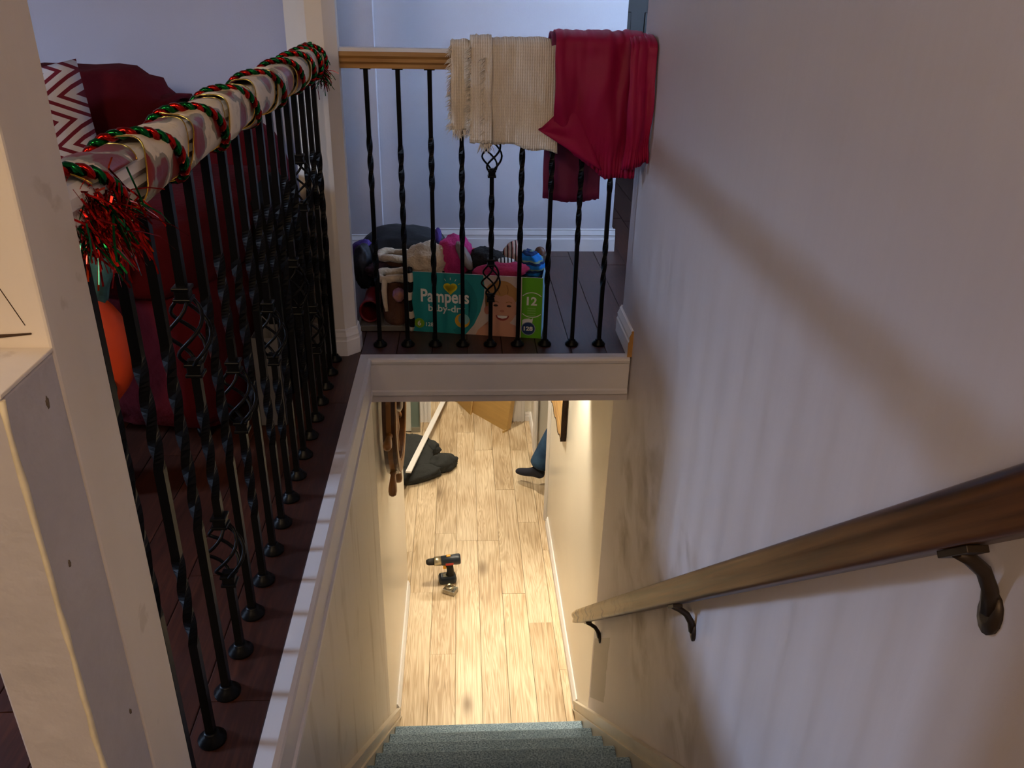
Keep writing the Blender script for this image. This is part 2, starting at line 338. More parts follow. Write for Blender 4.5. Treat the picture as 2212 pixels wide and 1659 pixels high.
# ------------------------------------------------------------------ SETTING: stairs and lower hall
bm = BM(); box(bm, -0.12, 0.0, -2.0, 0.22, H, CEIL); box(bm, -0.12, 0.0, -1.98, -0.0001, CEIL, T-0.001); struct('wall_stair_left', bm, STAIRWALL, 'worn greige wall on the left of the stairs')
bm = BM(); box(bm, -0.12, 0.0, 0.2201, 1.50, H, CEIL); struct('wall_hall_left', bm, HALLWALL, 'white lower hall wall carrying the ship wheel')
bm = BM(); box(bm, W, W+t, 0.2151, 2.23, H, CEIL); struct('wall_hall_right', bm, HALLWALL, 'glossy white lower hall wall carrying the wooden slab')
bm = BM(); box(bm, W, W+t, 3.10, 3.63, H, CEIL); box(bm, W, W+t, 2.2301, 3.0999, -0.22, CEIL); struct('wall_hall_right_far', bm, HALLWALL)
bm = BM(); box(bm, 0.80, 2.4, 3.6301, 3.73, H, CEIL); box(bm, -0.02, 0.7999, 3.6301, 3.73, -0.2, CEIL); box(bm, -1.6, -0.0201, 3.6301, 3.73, H, CEIL); struct('wall_hall_end', bm, HALLWALL)
bm = BM(); box(bm, -1.7, -1.6, -2.2, 6.2, H-0.01, CEIL); box(bm, 2.4, 2.5, -2.2, 6.2, H-0.01, CEIL); box(bm, -1.7, 2.5, 6.2, 6.3, H-0.01, CEIL); box(bm, -1.7, 2.5, -2.3, -2.2, H-0.01, CEIL); struct('wall_basement', bm, HALLWALL)
floor_lo = None
bm = BM(); box(bm, -1.7, 2.5, -2.3, 6.3, H-0.12, H-0.010); floor_lo = struct('floor', bm, PALEGAP, 'pale oak laminate floor of the lower hall')
bm = BM(); box(bm, -3.3, 3.1, -5.1, 3.7, CEIL-0.012, CEIL)
bmesh.ops.delete(bm, geom=list(bm.verts), context='VERTS')
box(bm, -1.7, 2.5, 0.0, 6.3, CEIL-0.006, CEIL); box(bm, -1.7, 2.5, 3.6, 6.3, CEIL, CEIL+0.05)
box(bm, -1.7, -0.12, -2.3, -0.0001, CEIL-0.006, CEIL); box(bm, W+t, 2.5, -2.3, -0.0001, CEIL-0.006, CEIL); struct('ceiling', bm, CEILM)
floor_planks(floor_lo, [(-0.842, 1.43, 0.20, 4.9)], 0.142, 1.25, LAMINATE, H-0.010, H, 11)

def cut_skirt(name, X0, X1, ytop, ztop, sl, m, bead):
    """sloping skirt board: its foot at the bottom of the stair"""
    y0, y1 = 0.50, -1.97; hh = 0.20
    def zt(y): return ztop + sl*(ytop-y)
    bm = BM(); prism(bm, [(y0, H), (y0, zt(y0)), (y1, zt(y1)), (y1, zt(y1)-hh-0.2), (0.05, H)], 'x', X0, X1)
    o = struct(name, bm, m)
    bm = BM(); s = 1 if X1 > 0.5 else -1
    xa, xb = (X0-0.008, X0) if s > 0 else (X1, X1+0.008)
    for da, db in ((0.0, 0.022), (0.060, 0.068)):
        prism(bm, [(y0+0.004, zt(y0)-da), (y1, zt(y1)-da), (y1, zt(y1)-db), (y0+0.004, zt(y0)-db)], 'x', xa, xb)
    obj('bead', bm, m, o); return o
SKIRT = mat('cream_skirt_paint', (212, 200, 182), 0.35, var=0.06, scale=5)
cut_skirt('trim_3', W-0.014, W-0.0005, 0.458, -2.138, 0.922, SKIRT, 1)
cut_skirt('trim_4', 0.0005, 0.014, 0.621, -2.300, 0.922, SKIRT, 1)
baseboard('baseboard_hall_right', (W, 0.5), (W, 2.10), (-1, 0), m=TRIM, h=0.085, z=H)
baseboard('baseboard_hall_left', (0.0, 0.5), (0.0, 1.46), (1, 0), m=TRIM, h=0.085, z=H)
baseboard('baseboard_hall_right_far', (W, 3.20), (W, 3.63), (-1, 0), m=TRIM, h=0.085, z=H)
baseboard('baseboard_hall_end', (0.87, 3.63), (W, 3.63), (0, -1), m=TRIM, h=0.085, z=H)
def casing(name, d, axis):
    bm = BM(); box(bm, *d)
    x0, x1, y0, y1, z0, z1 = d
    if axis == 'x':     # faces -X
        for f in (0.18, 0.5, 0.78): box(bm, x0-0.006, x0, y0+(y1-y0)*f, y0+(y1-y0)*(f+0.14), z0, z1)
    else:
        for f in (0.18, 0.5, 0.78): box(bm, x0+(x1-x0)*f, x0+(x1-x0)*(f+0.14), y0-0.006, y0, z0, z1)
    return struct(name, bm, TRIM)
casing('trim_5', (W-0.016, W-0.0005, 3.03, 3.19, H, -0.2), 'x')
casing('trim_6', (W-0.012, W-0.0005, 2.17, 2.2295, H, -0.2), 'x')
casing('trim_7', (0.745, 0.865, 3.612, 3.6295, H, -0.2), 'y')
casing('trim_8', (-0.04, 0.075, 3.612, 3.6295, H, -0.2), 'y')
# pale door standing ajar on the left, and the grey-green glass panel beside it
bm = BM(); box(bm, -0.62, -0.082, 3.44, 3.476, H+0.012, -0.25); dl = struct('door_2', bm, mat('pale_grey_door', (208, 208, 200), 0.35), 'pale door on the left of the lower hall')
bm = BM(); box(bm, -0.20, -0.17, 3.40, 3.44, H+0.95, H+0.98); obj('door_handle', bm, mat('brushed_steel', (170, 168, 160), 0.3, metal=1.0), dl)
bm = BM(); box(bm, -0.08, -0.012, 3.445, 3.46, H+0.05, -0.25); gl = struct('door_3', bm, mat('grey_green_glass', (116, 130, 122), 0.08, var=0.05, scale=2), 'grey green glass panel beside the pale door')
bm = BM(); box(bm, -0.082, -0.008, 3.436, 3.466, H+0.001, H+0.05); box(bm, -0.012, -0.006, 3.436, 3.466, H+0.05, -0.25); obj('glass_frame', bm, mat('steel_channel', (160, 158, 148), 0.4, metal=0.6), gl)

# ------------------------------------------------------------------ carpeted stairs
def carpet_mat():
    k = NT('slate_blue_carpet'); p = k.tc.outputs['Object']
    n1 = k.noise(p, 150, 3); n2 = k.noise(p, 14, 4)
    c = k.mix(k.fr(n1, 0.3, 0.7), s2l((84, 104, 122)), s2l((182, 204, 220))); c = k.mix(k.math('MULTIPLY', k.fr(n2, 0.4, 0.7), 0.4), c, s2l((120, 144, 162)))
    k.bump(n1, 0.9, 0.006); return k.done(c, 0.95, 0.1)
CARPET = carpet_mat()
stairs = thing('staircase', 'grey blue carpeted staircase going down to the lower hall', 'stairs', (0.46, 0.26, H))
RISE = -H/11; RUN = 0.2215; NY = 0.258
bm = BM()
def step_poly(): # (y,z) relative to the nosing top
    return [(-0.008, 0.0), (0.0-0.0, -0.004), (0.006, -0.014), (0.006, -0.026), (-0.002, -0.036), (-0.022, -0.040), (-0.022, -RISE), (-RUN-0.022, -RISE), (-RUN-0.022, 0.0)]
bm = BM(); prism(bm, step_poly(), 'x', -0.444, 0.444)
es = bm.edges[:]
stepme = mesh_of('step', bm); stepme.materials.append(CARPET)
rng = random.Random(3)
for i in range(10):
    o = bpy.data.objects.new('step', stepme); COL.objects.link(o); o.parent = stairs; o.location = (0, NY-i*RUN-0.26, RISE*(i+1))
# solid below the steps so that the flight has a body
bm = BM(); prism(bm, [(NY-0.03-0.26, 0.0)] + [(NY-0.03-0.26-9*RUN-0.2, RISE*9-0.01)] + [(NY-0.26-9*RUN-0.25, 0.0)], 'x', -0.44, 0.44); obj('stringer', bm, mat('raw_pine', (150, 120, 84), 0.8), stairs)

# ------------------------------------------------------------------ railings
def twist_bar(bm, z0, z1, s, turns=0.0, n=2, ph0=0.0):
    rings = []
    for i in range(n+1):
        f = i/n; a = ph0 + turns*2*math.pi*f; z = z0+(z1-z0)*f
        rings.append([bm.verts.new((s*math.sqrt(2)*math.cos(a+math.pi/4+k*math.pi/2), s*math.sqrt(2)*math.sin(a+math.pi/4+k*math.pi/2), z)) for k in range(4)])
    for i in range(n):
        for k in range(4): bm.faces.new((rings[i][k], rings[i][(k+1) % 4], rings[i+1][(k+1) % 4], rings[i+1][k]))
    bm.faces.new(rings[0][::-1]); bm.faces.new(rings[-1])
S = 0.0068
def bar_mesh(zones, gaps, ztop):
    """zones: twisted (z0,z1,turns); gaps: baskets (z0,z1); one mesh for each piece of bar between the baskets"""
    cuts = sorted([(a, b, 't', n) for a, b, n in zones] + [(a, b, 'g', 0) for a, b in gaps]); z = 0.0; out = []; bm = BM()
    def seg(a, b, n):
        if a is not None and b > a: twist_bar(bm, a, b, S, n, 26 if n else 1)
    def flush():
        nonlocal bm
        bmesh.ops.remove_doubles(bm, verts=bm.verts, dist=1e-6); me = mesh_of('bar', bm); me.materials.append(IRON); out.append(me); bm = BM()
    for a, b, kind, n in cuts:
        seg(z, a, 0)
        if kind == 't': seg(a, b, n)
        else: flush()
        z = b
    seg(z, ztop, 0); flush(); return out
def basket_mesh():
    bm = BM(); h = 0.118
    for q in range(4):
        pts = []; rad = []
        for i in range(15):
            f = i/14; a = q*math.pi/2 + f*1.25*math.pi; r_ = 0.006 + 0.026*math.sin(math.pi*f)**0.8
            pts.append((r_*math.cos(a), r_*math.sin(a), -h/2+h*f)); rad.append(0.0032)
        tube(bm, pts, rad, 6)
    me = mesh_of('basket', bm); me.materials.append(IRON); return me
def collar_mesh():
    bm = BM(); box(bm, -0.011, 0.011, -0.011, 0.011, -0.011, 0.011, 0.002)
    for z in (-0.009, 0.009): box(bm, -0.0135, 0.0135, -0.0135, 0.0135, z-0.003, z+0.003, 0.0015)
    me = mesh_of('collar', bm); me.materials.append(IRON); return me
def shoe_mesh():
    bm = BM(); lathe(bm, [(0.023, 0.0003), (0.0235, 0.006), (0.0185, 0.010), (0.0185, 0.012), (0.0125, 0.015), (0.0125, 0.020), (0.009, 0.022)], None, 20)
    me = mesh_of('shoe', bm); me.materials.append(IRON); return me
BASKET, COLLAR, SHOE = basket_mesh(), collar_mesh(), shoe_mesh()
ZT = 0.905
TYPES = {
 'single': (bar_mesh([(0.36, 0.68, 1.25)], [], ZT), []),
 'double': (bar_mesh([(0.215, 0.385, 0.75), (0.535, 0.705, 0.75)], [], ZT), []),
 'basket1': (bar_mesh([(0.17, 0.33, 0.75), (0.56, 0.72, 0.75)], [(0.39, 0.49)], ZT), [0.44]),
 'basket2': (bar_mesh([(0.35, 0.53, 0.75)], [(0.19, 0.285), (0.61, 0.705)], ZT), [0.238, 0.657]),
}
def baluster(parent, kind, x, y, rot=0.0):
    mes, bs = TYPES[kind]; o = bpy.data.objects.new('baluster', mes[0]); COL.objects.link(o); o.parent = parent; o.location = (x, y, 0); o.rotation_euler.z = rot
    def sub(nm, m_, z):
        c_ = bpy.data.objects.new(nm, m_); COL.objects.link(c_); c_.parent = o; c_.location = (0, 0, z)
    sub('shoe', SHOE, 0)
    for me in mes[1:]: sub('bar', me, 0)
    for z in bs:
        sub('basket', BASKET, z); sub('collar', COLLAR, z+0.063); sub('collar', COLLAR, z-0.063)
    return o
railL = thing('balcony_railing', 'long railing of black twisted iron balusters with a festively wrapped white handrail', 'railing', (RX, -1.755, 0))
for i in range(-1, 16):
    kind = 'basket2' if i in (2, 12) else 'basket1' if i in (4, 7, 10) else ('single' if i % 2 else 'double')
    baluster(railL, kind, 0, -1.579+i*0.1023+1.755)
railB = thing('balcony_railing', 'short railing of black iron balusters with a bare wood handrail under draped clothes', 'railing', (0.06, 0.078, 0))
for i in range(9):
    kind = 'basket2' if i == 4 else ('double' if i in (0, 2, 6, 8) else 'single')
    baluster(railB, kind, 0.0597+i*0.0953-0.06, 0.0)
def rail_prof(w=0.031, h=0.055):
    return [(-w*0.75, 0), (w*0.75, 0), (w*0.75, h*0.22), (w*0.95, h*0.34), (w*0.82, h*0.5), (w, h*0.64), (w*0.95, h*0.84), (w*0.6, h), (-w*0.6, h), (-w*0.95, h*0.84), (-w, h*0.64), (-w*0.82, h*0.5), (-w*0.95, h*0.34), (-w*0.75, h*0.22)]
bm = BM(); prism(bm, [(a, ZT+b) for a, b in rail_prof()], 'y', 0.0, 1.757); obj('handrail', bm, TRIM, railL)
BAREWOOD = mat('half_stripped_oak', (176, 132, 74), 0.5, scale=6, stretch=(0.6, 6, 12), rgb2=(140, 98, 50))
bm = BM(); prism(bm, [(a, ZT+b) for a, b in rail_prof()], 'x', -0.098, 0.859); obj('handrail', bm, BAREWOOD, railB)
bm = BM(); prism(bm, [(-0.0295, ZT+0.047), (-0.018, ZT+0.0565), (0.018, ZT+0.0565), (0.0295, ZT+0.047), (0.018, ZT+0.0552), (-0.018, ZT+0.0552)], 'x', -0.096, 0.857); obj('painted_top', bm, TRIM, railB)
for i in range(9): pass
for i in range(9):
    bm = BM(); box(bm, -0.016, 0.016, -0.014, 0.014, ZT-0.004, ZT); o = obj('socket', bm, IRON, railB); o.location = (i*0.0953-0.0003, 0, 0)

# corner column (chamfered) with its baseboard
colm = thing('corner_column', 'white chamfered column where the two railings meet', 'column', (-0.08, 0.06, 0))
cp = [(-0.094, 0.0), (-0.046, 0.0), (-0.013, 0.033), (-0.013, 0.075), (-0.046, 0.14), (-0.10, 0.16), (-0.166, 0.14), (-0.166, 0.072)]
cp = [(a+0.08, b-0.06) for a, b in cp]
bm = BM(); prism(bm, cp, 'z', 0.0, 2.449); obj('shaft', bm, mat('cream_white_column', (224, 216, 206), 0.5, var=0.04, scale=4), colm)
cx = sum(a for a, b in cp)/8; cy = sum(b for a, b in cp)/8
for zz0, zz1, k_ in ((0, 0.055, 1.16), (0.055, 0.062, 1.13), (0.062, 0.073, 1.13), (0.073, 0.086, 1.08), (0.086, 0.092, 1.05)):
    pass
bm = BM()
rings = []
for z_, k_ in ((0.0, 0.013), (0.052, 0.013), (0.056, 0.010), (0.064, 0.010), (0.068, 0.011), (0.082, 0.006), (0.090, 0.006), (0.093, 0.001)):
    ring = []
    for a, b in cp:
        d = Vector((a-cx, b-cy)); l = d.length; ring.append(bm.verts.new((a+d.x/l*k_, b+d.y/l*k_, z_)))
    rings.append(ring)
for i in range(len(rings)-1):
    for q in range(8): bm.faces.new((rings[i][q], rings[i][(q+1) % 8], rings[i+1][(q+1) % 8], rings[i+1][q]))
bm.faces.new(rings[0][::-1]); obj('base_moulding', bm, TRIM, colm)

# near post
np_ = thing('newel_post', 'tall white scuffed post at the near end of the wrapped railing', 'post', (-0.09, -1.807, 0))
bm = BM(); box(bm, -0.05, 0.05, -0.05, 0.05, 0.0, 2.449, 0.003); obj('shaft', bm, POST, np_)
bm = BM(); tube(bm, [(-0.06, -0.0508, 0.853), (-0.01, -0.0512, 0.8525), (0.034, -0.0508, 0.856)], [0.0016, 0.002, 0.0008], 6); obj('open_joint', bm, mat('brown_gap', (70, 48, 28), 0.9), np_)
bm = BM(); tube(bm, [(0.006, -0.0502, 1.0), (0.004, -0.0502, 0.95), (0.012, -0.0502, 0.91), (0.03, -0.0502, 0.864)], 0.0005, 4); obj('pencil_line', bm, mat('brown_gap', (70, 48, 28), 0.9), np_)
nb = thing('post_block', 'short scuffed white block fixed to the front of the tall post', 'post', (-0.078, -1.907, 0))
BLOCK = mat('shaded_grey_primer', (190, 184, 186), 0.5, var=0.05, scale=14, bump=0.25, bscale=40)  # primer grey, also toned down for the weaker warm light on the block
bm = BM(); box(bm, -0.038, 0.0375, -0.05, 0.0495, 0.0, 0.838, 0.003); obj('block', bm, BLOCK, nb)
bm = BM(); box(bm, -0.0385, 0.0382, -0.0505, 0.0495, 0.838, 0.842, 0.001); obj('block_top', bm, POST, nb)
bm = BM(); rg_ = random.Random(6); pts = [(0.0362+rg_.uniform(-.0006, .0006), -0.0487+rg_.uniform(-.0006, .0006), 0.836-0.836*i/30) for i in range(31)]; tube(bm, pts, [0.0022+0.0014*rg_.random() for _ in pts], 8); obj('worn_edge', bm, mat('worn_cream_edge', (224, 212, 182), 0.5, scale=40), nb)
for (y_, z_, s_) in ((0.022, 0.30, 0.007),):
    pass
NICK = mat('bare_nick', (110, 96, 80), 0.8)
for (y_, z_, s_) in ((0.018, 0.80, 0.006), (-0.015, 0.64, 0.004), (0.027, 0.395, 0.004)):
    bm = BM(); crumple(bm, (0.0375, y_, z_), (0.0012, s_*0.35, s_*0.8), y_*90+3, 0.7, 2.6, 3); obj('nick', bm, NICK, nb, True)

# ------------------------------------------------------------------ stair handrail on the right wall
def oldwood():
    k = NT('worn_brown_handrail_wood'); p = k.tc.outputs['Object']; g = k.geo.outputs['Position']
    gg = k.math('ADD', k.xyz(p)[2], k.math('MULTIPLY', k.xyz(p)[1], 0.953)); cb = k.nt.nodes.new('ShaderNodeCombineXYZ'); k.nt.links.new(k.xyz(p)[0], cb.inputs[0]); k.nt.links.new(k.math('MULTIPLY', k.xyz(p)[1], 0.06), cb.inputs[1]); k.nt.links.new(gg, cb.inputs[2]); n = k.noise(k.mapping(cb.outputs[0], (40, 40, 40)), 1.2, 5, 0.3); n2 = k.noise(p, 16, 5, 0.3)
    c = k.ramp(k.fr(n, 0.3, 0.72), [(0, s2l((44, 24, 12))), (0.5, s2l((82, 48, 22))), (1, s2l((112, 72, 36)))])
    worn = k.fr(k.xyz(g)[1], -0.75, 0.15)     # the lower end is rubbed bare
    c = k.mix(k.math('MULTIPLY', worn, k.fr(n2, 0.28, 0.5)), c, s2l((206, 186, 146)))
    k.bump(n, 0.2, 0.003); return k.done(c, 0.38, 0.5)
HRW = oldwood()
hr = thing('wall_handrail', 'worn brown wooden handrail sloping down the right wall', 'handrail', (0.862, 0.38, -1.512))
def hp(y): return (0, y-0.38, -0.953*(y-0.38))
bm = BM(); ring_prev = None
prof = [(-0.020, -0.030), (0.020, -0.030), (0.022, -0.022), (0.016, -0.008), (0.022, 0.002), (0.026, 0.014), (0.020, 0.026), (0.008, 0.031), (-0.008, 0.031), (-0.020, 0.026), (-0.026, 0.014), (-0.022, 0.002), (-0.016, -0.008), (-0.022, -0.022)]
dirv = Vector((0, -1, 0.953)).normalized(); upv = Vector((0, 0.953, 1)).normalized(); rings = []
for j in range(25):
    y = 0.385 - j*(2.65/24); sc = 0.8 if j == 0 else 1.0
    base = Vector(hp(y)) + (dirv*0.006 if j == 0 else Vector((0, 0, 0)))
    rings.append([bm.verts.new(base + Vector((a*sc, 0, 0)) + upv*b*sc) for a, b in prof])
k = len(prof)
for j in range(24):
    for q in range(k):
        f = bm.faces.new((rings[j][q], rings[j][(q+1) % k], rings[j+1][(q+1) % k], rings[j+1][q])); f.smooth = True
bm.faces.new(rings[0][::-1]); bm.faces.new(rings[-1]); obj('rail', bm, HRW, hr)
BRK = mat('dark_bronze_bracket', (60, 46, 34), 0.45, metal=0.5, scale=40)
for yb in (0.10, -1.00, -1.90):
    p = Vector(hp(yb)); under = p + upv*(-0.032)
    bm = BM()
    tube(bm, [under+Vector((-0.004, 0, -0.004)), under+Vector((0.012, 0, -0.013)), under+Vector((0.032, 0.0, -0.030)), under+Vector((0.046, 0.0, -0.055)), under+Vector((0.0535, 0.0, -0.085))], [0.0075, 0.008, 0.0085, 0.009, 0.010], 8)
    br = obj('bracket', bm, BRK, hr)
    bm = BM(); box(bm, -0.012, 0.012, -0.028, 0.028, -0.004, 0.004, 0.001, Matrix.Translation(under+Vector((0, 0, 0.0)) + upv*(-0.003)) @ Matrix.Rotation(-math.atan(0.953), 4, 'X')); obj('saddle', bm, BRK, br)
    bm = BM(); lathe(bm, [(0.006, 0), (0.018, 0.0), (0.018, 0.005), (0.008, 0.009)], Matrix.Translation(under + Vector((0.0578, 0, -0.088))) @ Matrix.Rotation(R(-90), 4, 'Y') @ Matrix.Diagonal((1.5, 1, 1, 1)), 14); obj('wall_plate', bm, BRK, br)

# ------------------------------------------------------------------ pixels of the photograph -> points on known planes
def _ray(px, py): return cw + cr*((px-1106)/1802.34) - cu*((py-829.5)/1802.34)
CP = Vector((0.34433, -2.59826, 1.16544))
def at_x(px, py, x): d = _ray(px, py); return CP + d*((x-CP.x)/d.x)
def at_y(px, py, y): d = _ray(px, py); return CP + d*((y-CP.y)/d.y)
def at_z(px, py, z): d = _ray(px, py); return CP + d*((z-CP.z)/d.z)

# ------------------------------------------------------------------ festive wrapping on the long handrail
def ribbon_mat():
    k = NT('cream_poinsettia_ribbon'); p = k.tc.outputs['Object']; v = k.voronoi(p, 15); n = k.noise(p, 34, 4, 0.6)
    dd = k.math('ADD', v[0], k.math('MULTIPLY', k.math('SUBTRACT', n, 0.5), 0.5))
    hue = k.xyz(v[1])[0]
    flower = k.fr(dd, 0.44, 0.40); ring = k.math('MULTIPLY', k.fr(dd, 0.56, 0.53), k.math('GREATER_THAN', hue, 0.25))
    base = k.mix(k.fr(k.noise(p, 60, 3), 0.55, 0.7), s2l((222, 206, 176)), s2l((196, 178, 146)))
    c = k.mix(k.math('MULTIPLY', ring, 0.7), base, s2l((66, 68, 40))); c = k.mix(k.math('MULTIPLY', flower, k.math('GREATER_THAN', hue, 0.35)), c, s2l((122, 24, 18)))
    c = k.mix(k.math('MULTIPLY', k.fr(n, 0.70, 0.74), 0.6), c, s2l((180, 150, 80)))
    k.bump(n, 0.3, 0.004); return k.done(c, 0.42, 0.5)
RCX, RCZ = RX, ZT+0.0275
def rail_ring(a, grow, k=0.72):
    ca, sa = math.cos(a), math.sin(a)
    return Vector(((0.031+grow)*math.copysign(abs(ca)**k, ca), 0, (0.0285+grow)*math.copysign(abs(sa)**k, sa)))
rib = thing('fabric_ribbon', 'cream ribbon with red poinsettias wound round the long white handrail', 'ribbon', (RCX, -1.70, RCZ))
bm = BM(); pitch = 0.205; wid = 0.185; nt_, ns = 8*36, 7; rows = []
for i in range(nt_+1):
    tt = i/36; a = tt*2*math.pi + 0.6; row = []
    for j in range(ns+1):
        f = j/ns; y = 0.01 + pitch*tt + (f-0.25)*wid; y = max(0.005, min(1.69, y))
        wv = noise.noise(Vector((tt*5, f*3, 1)))*0.008 + 0.004*(1-f)
        row.append(bm.verts.new(rail_ring(a, 0.006+max(wv, 0)) + Vector((0, y, 0))))
    rows.append(row)
for i in range(nt_):
    for j in range(ns):
        f = bm.faces.new((rows[i][j], rows[i][j+1], rows[i+1][j+1], rows[i+1][j])); f.smooth = True
edgeA = [r_[0].co.copy() for r_ in rows]; edgeB = [r_[-1].co.copy() for r_ in rows]
o = obj('ribbon_band', bm, ribbon_mat(), rib); sd = o.modifiers.new('thick', 'SOLIDIFY'); sd.thickness = 0.0012
GOLD = mat('gold_wire', (214, 164, 60), 0.25, metal=1.0)
for e in (edgeA, edgeB):
    bm = BM(); tube(bm, [p*1.0 for p in e], 0.0011, 5); obj('gold_edge', bm, GOLD, rib)
REDF = mat('red_foil', (190, 22, 14), 0.16, metal=0.9, var=0.3, scale=120); GRNF = mat('green_foil', (10, 110, 52), 0.16, metal=0.9, var=0.3, scale=120); PNKF = mat('orange_red_foil', (225, 70, 20), 0.14, metal=0.9)
tin = thing('tinsel_garland', 'red and green twisted tinsel garland coiled round the long handrail', 'tinsel', (RCX, -1.70, RCZ))
tops = [-1.70, -1.475, -1.25, -1.02, -0.76, -0.50, -0.31, -0.175, -0.075, -0.02]
N = (len(tops)-1)*90; path = []
for i in range(N+1):
    f = i/90; q = min(int(f), len(tops)-2); y = tops[q] + (tops[q+1]-tops[q])*(f-q); a = math.pi/2 - f*2*math.pi
    path.append(rail_ring(a, 0.0125, 0.85) + Vector((0, y+1.70, 0)))
for nm, m_, ph in (('red_strand', REDF, 0), ('green_strand', GRNF, math.pi)):
    bm = BM(); pts = []; rad = []
    for i, p in enumerate(path):
        tng = (path[min(i+1, N)]-path[max(i-1, 0)]).normalized(); rd = Vector((p.x, 0, p.z)).normalized(); sd_ = tng.cross(rd).normalized()
        tw = i*0.85 + ph; pts.append(p + (rd*math.cos(tw)+sd_*math.sin(tw))*0.0042); rad.append(0.0046*(0.8+0.35*abs(math.sin(i*0.85))))
    tube(bm, pts, rad, 6); obj(nm, bm, m_, tin)
def foil(bm, rng, n, c, spread, dirs, ln):
    for _ in range(n):
        p = Vector(c) + Vector((rng.gauss(0, spread[0]), rng.gauss(0, spread[1]), rng.gauss(0, spread[2])))
        d = Vector(dirs) + Vector((rng.gauss(0, 0.55), rng.gauss(0, 0.45), rng.gauss(0, 0.5))); d.normalize(); L = ln*(0.5+rng.random()); s_ = d.cross(Vector((rng.gauss(0, 1), rng.gauss(0, 1), rng.gauss(0, 1)))).normalized()*0.0012
        q = p; prev = None
        for j in range(4):
            a = bm.verts.new(q+s_); b = bm.verts.new(q-s_)
            if prev: bm.faces.new((prev[0], prev[1], b, a))
            prev = (a, b); d = (d + Vector((0, 0, -0.28)) + Vector((rng.gauss(0, .2), rng.gauss(0, .2), 0))).normalized(); q = q + d*L/3
rng = random.Random(8)
tas = thing('tinsel_tassel', 'bushy red tinsel tassel hanging at the near end of the wrapped handrail', 'tinsel', (RCX+0.02, -1.675, RCZ-0.005))
for nm, m_, n_ in (('red_foil_strips', REDF, 330), ('orange_foil_strips', PNKF, 90), ('green_foil_strips', GRNF, 90)):
    bm = BM(); foil(bm, rng, n_, (0.004, -0.010, 0.004), (0.016, 0.024, 0.014), (0.30, 0.15, -0.75), 0.050); o = obj(nm, bm, m_, tas); o['kind'] = 'stuff'
for nm, m_ in (('red_foil_end', REDF), ('green_foil_end', GRNF)):
    bm = BM(); foil(bm, rng, 50, (0.035, 1.62, -0.03), (0.006, 0.02, 0.012), (0.4, 0.1, -0.7), 0.03); o = obj(nm, bm, m_, tin); o['kind'] = 'stuff'

# ------------------------------------------------------------------ sofa corner
BURG = mat('burgundy_plush', (82, 13, 20), 0.95, var=0.18, scale=5, bump=0.25, bscale=60, spec=0.1)
sofa = thing('sofa', 'burgundy plush sofa behind the long railing', 'sofa', (-0.30, -0.63, 0), R(-8))
def cush(name, c, size, seed, amp=0.06, power=0.5, freq=1.6, m=BURG, parent=None, sub=4, M=None):
    bm = BM(); crumple(bm, c, size, seed, amp, freq, sub, None, M, power); return obj(name, bm, m, parent)
bm = BM(); box(bm, -1.75, -0.02, 0.04, 0.90, 0.035, 0.24, 0.03); obj('base', bm, BURG, sofa)
cush('arm_rest', (-0.15, 0.42, 0.26), (0.17, 0.47, 0.23), 1, 0.06, 0.45, parent=sofa)
cush('arm_pad', (-0.16, 0.36, 0.52), (0.18, 0.42, 0.11), 2, 0.08, 0.55, parent=sofa)
cush('arm_rest', (-1.62, 0.42, 0.30), (0.17, 0.47, 0.27), 3, 0.06, 0.45, parent=sofa)
cush('seat_cushion', (-0.88, 0.36, 0.33), (0.58, 0.40, 0.12), 4, 0.05, 0.45, parent=sofa)
cush('back_cushion', (-0.72, 0.83, 0.53), (0.36, 0.17, 0.34), 5, 0.08, 0.55, parent=sofa)
cush('back_cushion', (-1.40, 0.83, 0.50), (0.34, 0.17, 0.32), 6, 0.08, 0.55, parent=sofa)
cush('back_corner', (-0.25, 0.80, 0.42), (0.20, 0.15, 0.31), 7, 0.05, 0.5, parent=sofa)
for a, b in ((-0.08, 0.08), (-1.68, 0.08), (-0.08, 0.85), (-1.68, 0.85)):
    bm = BM(); lathe(bm, [(0.018, 0.0), (0.024, 0.04)], Matrix.Translation((a, b, 0)), 12); obj('foot', bm, IRON, sofa)
bm = BM()
rows = []
for i in range(25):
    row = []
    for j in range(15):
        u, v = i/24, j/14; x = -1.08+0.72*u; zt = 0.885 - 0.10*u + 0.02*math.sin(u*7)
        s_ = v*2-1; y = 0.82 + 0.19*s_; z = zt - 0.36*max(0, abs(s_)-0.45) - 0.03*s_*s_ + 0.012*noise.noise(Vector((u*6, v*5, 2)))
        if abs(s_) > 0.8: y = 0.82 + math.copysign(0.155+0.015*noise.noise(Vector((u*9, v*3, 4))), s_); z = zt - 0.10 - (abs(s_)-0.8)*1.9
        row.append(bm.verts.new((x, y, z)))
    rows.append(row)
for i in range(24):
    for j in range(14): f = bm.faces.new((rows[i][j], rows[i][j+1], rows[i+1][j+1], rows[i+1][j])); f.smooth = True
th = obj('throw_blanket', bm, BURG); th.location = (-0.30, -0.63, 0); th.rotation_euler.z = R(-8); sd = th.modifiers.new('t', 'SOLIDIFY'); sd.thickness = 0.012; tag(th, 'burgundy throw draped over the top of the sofa back', 'blanket')
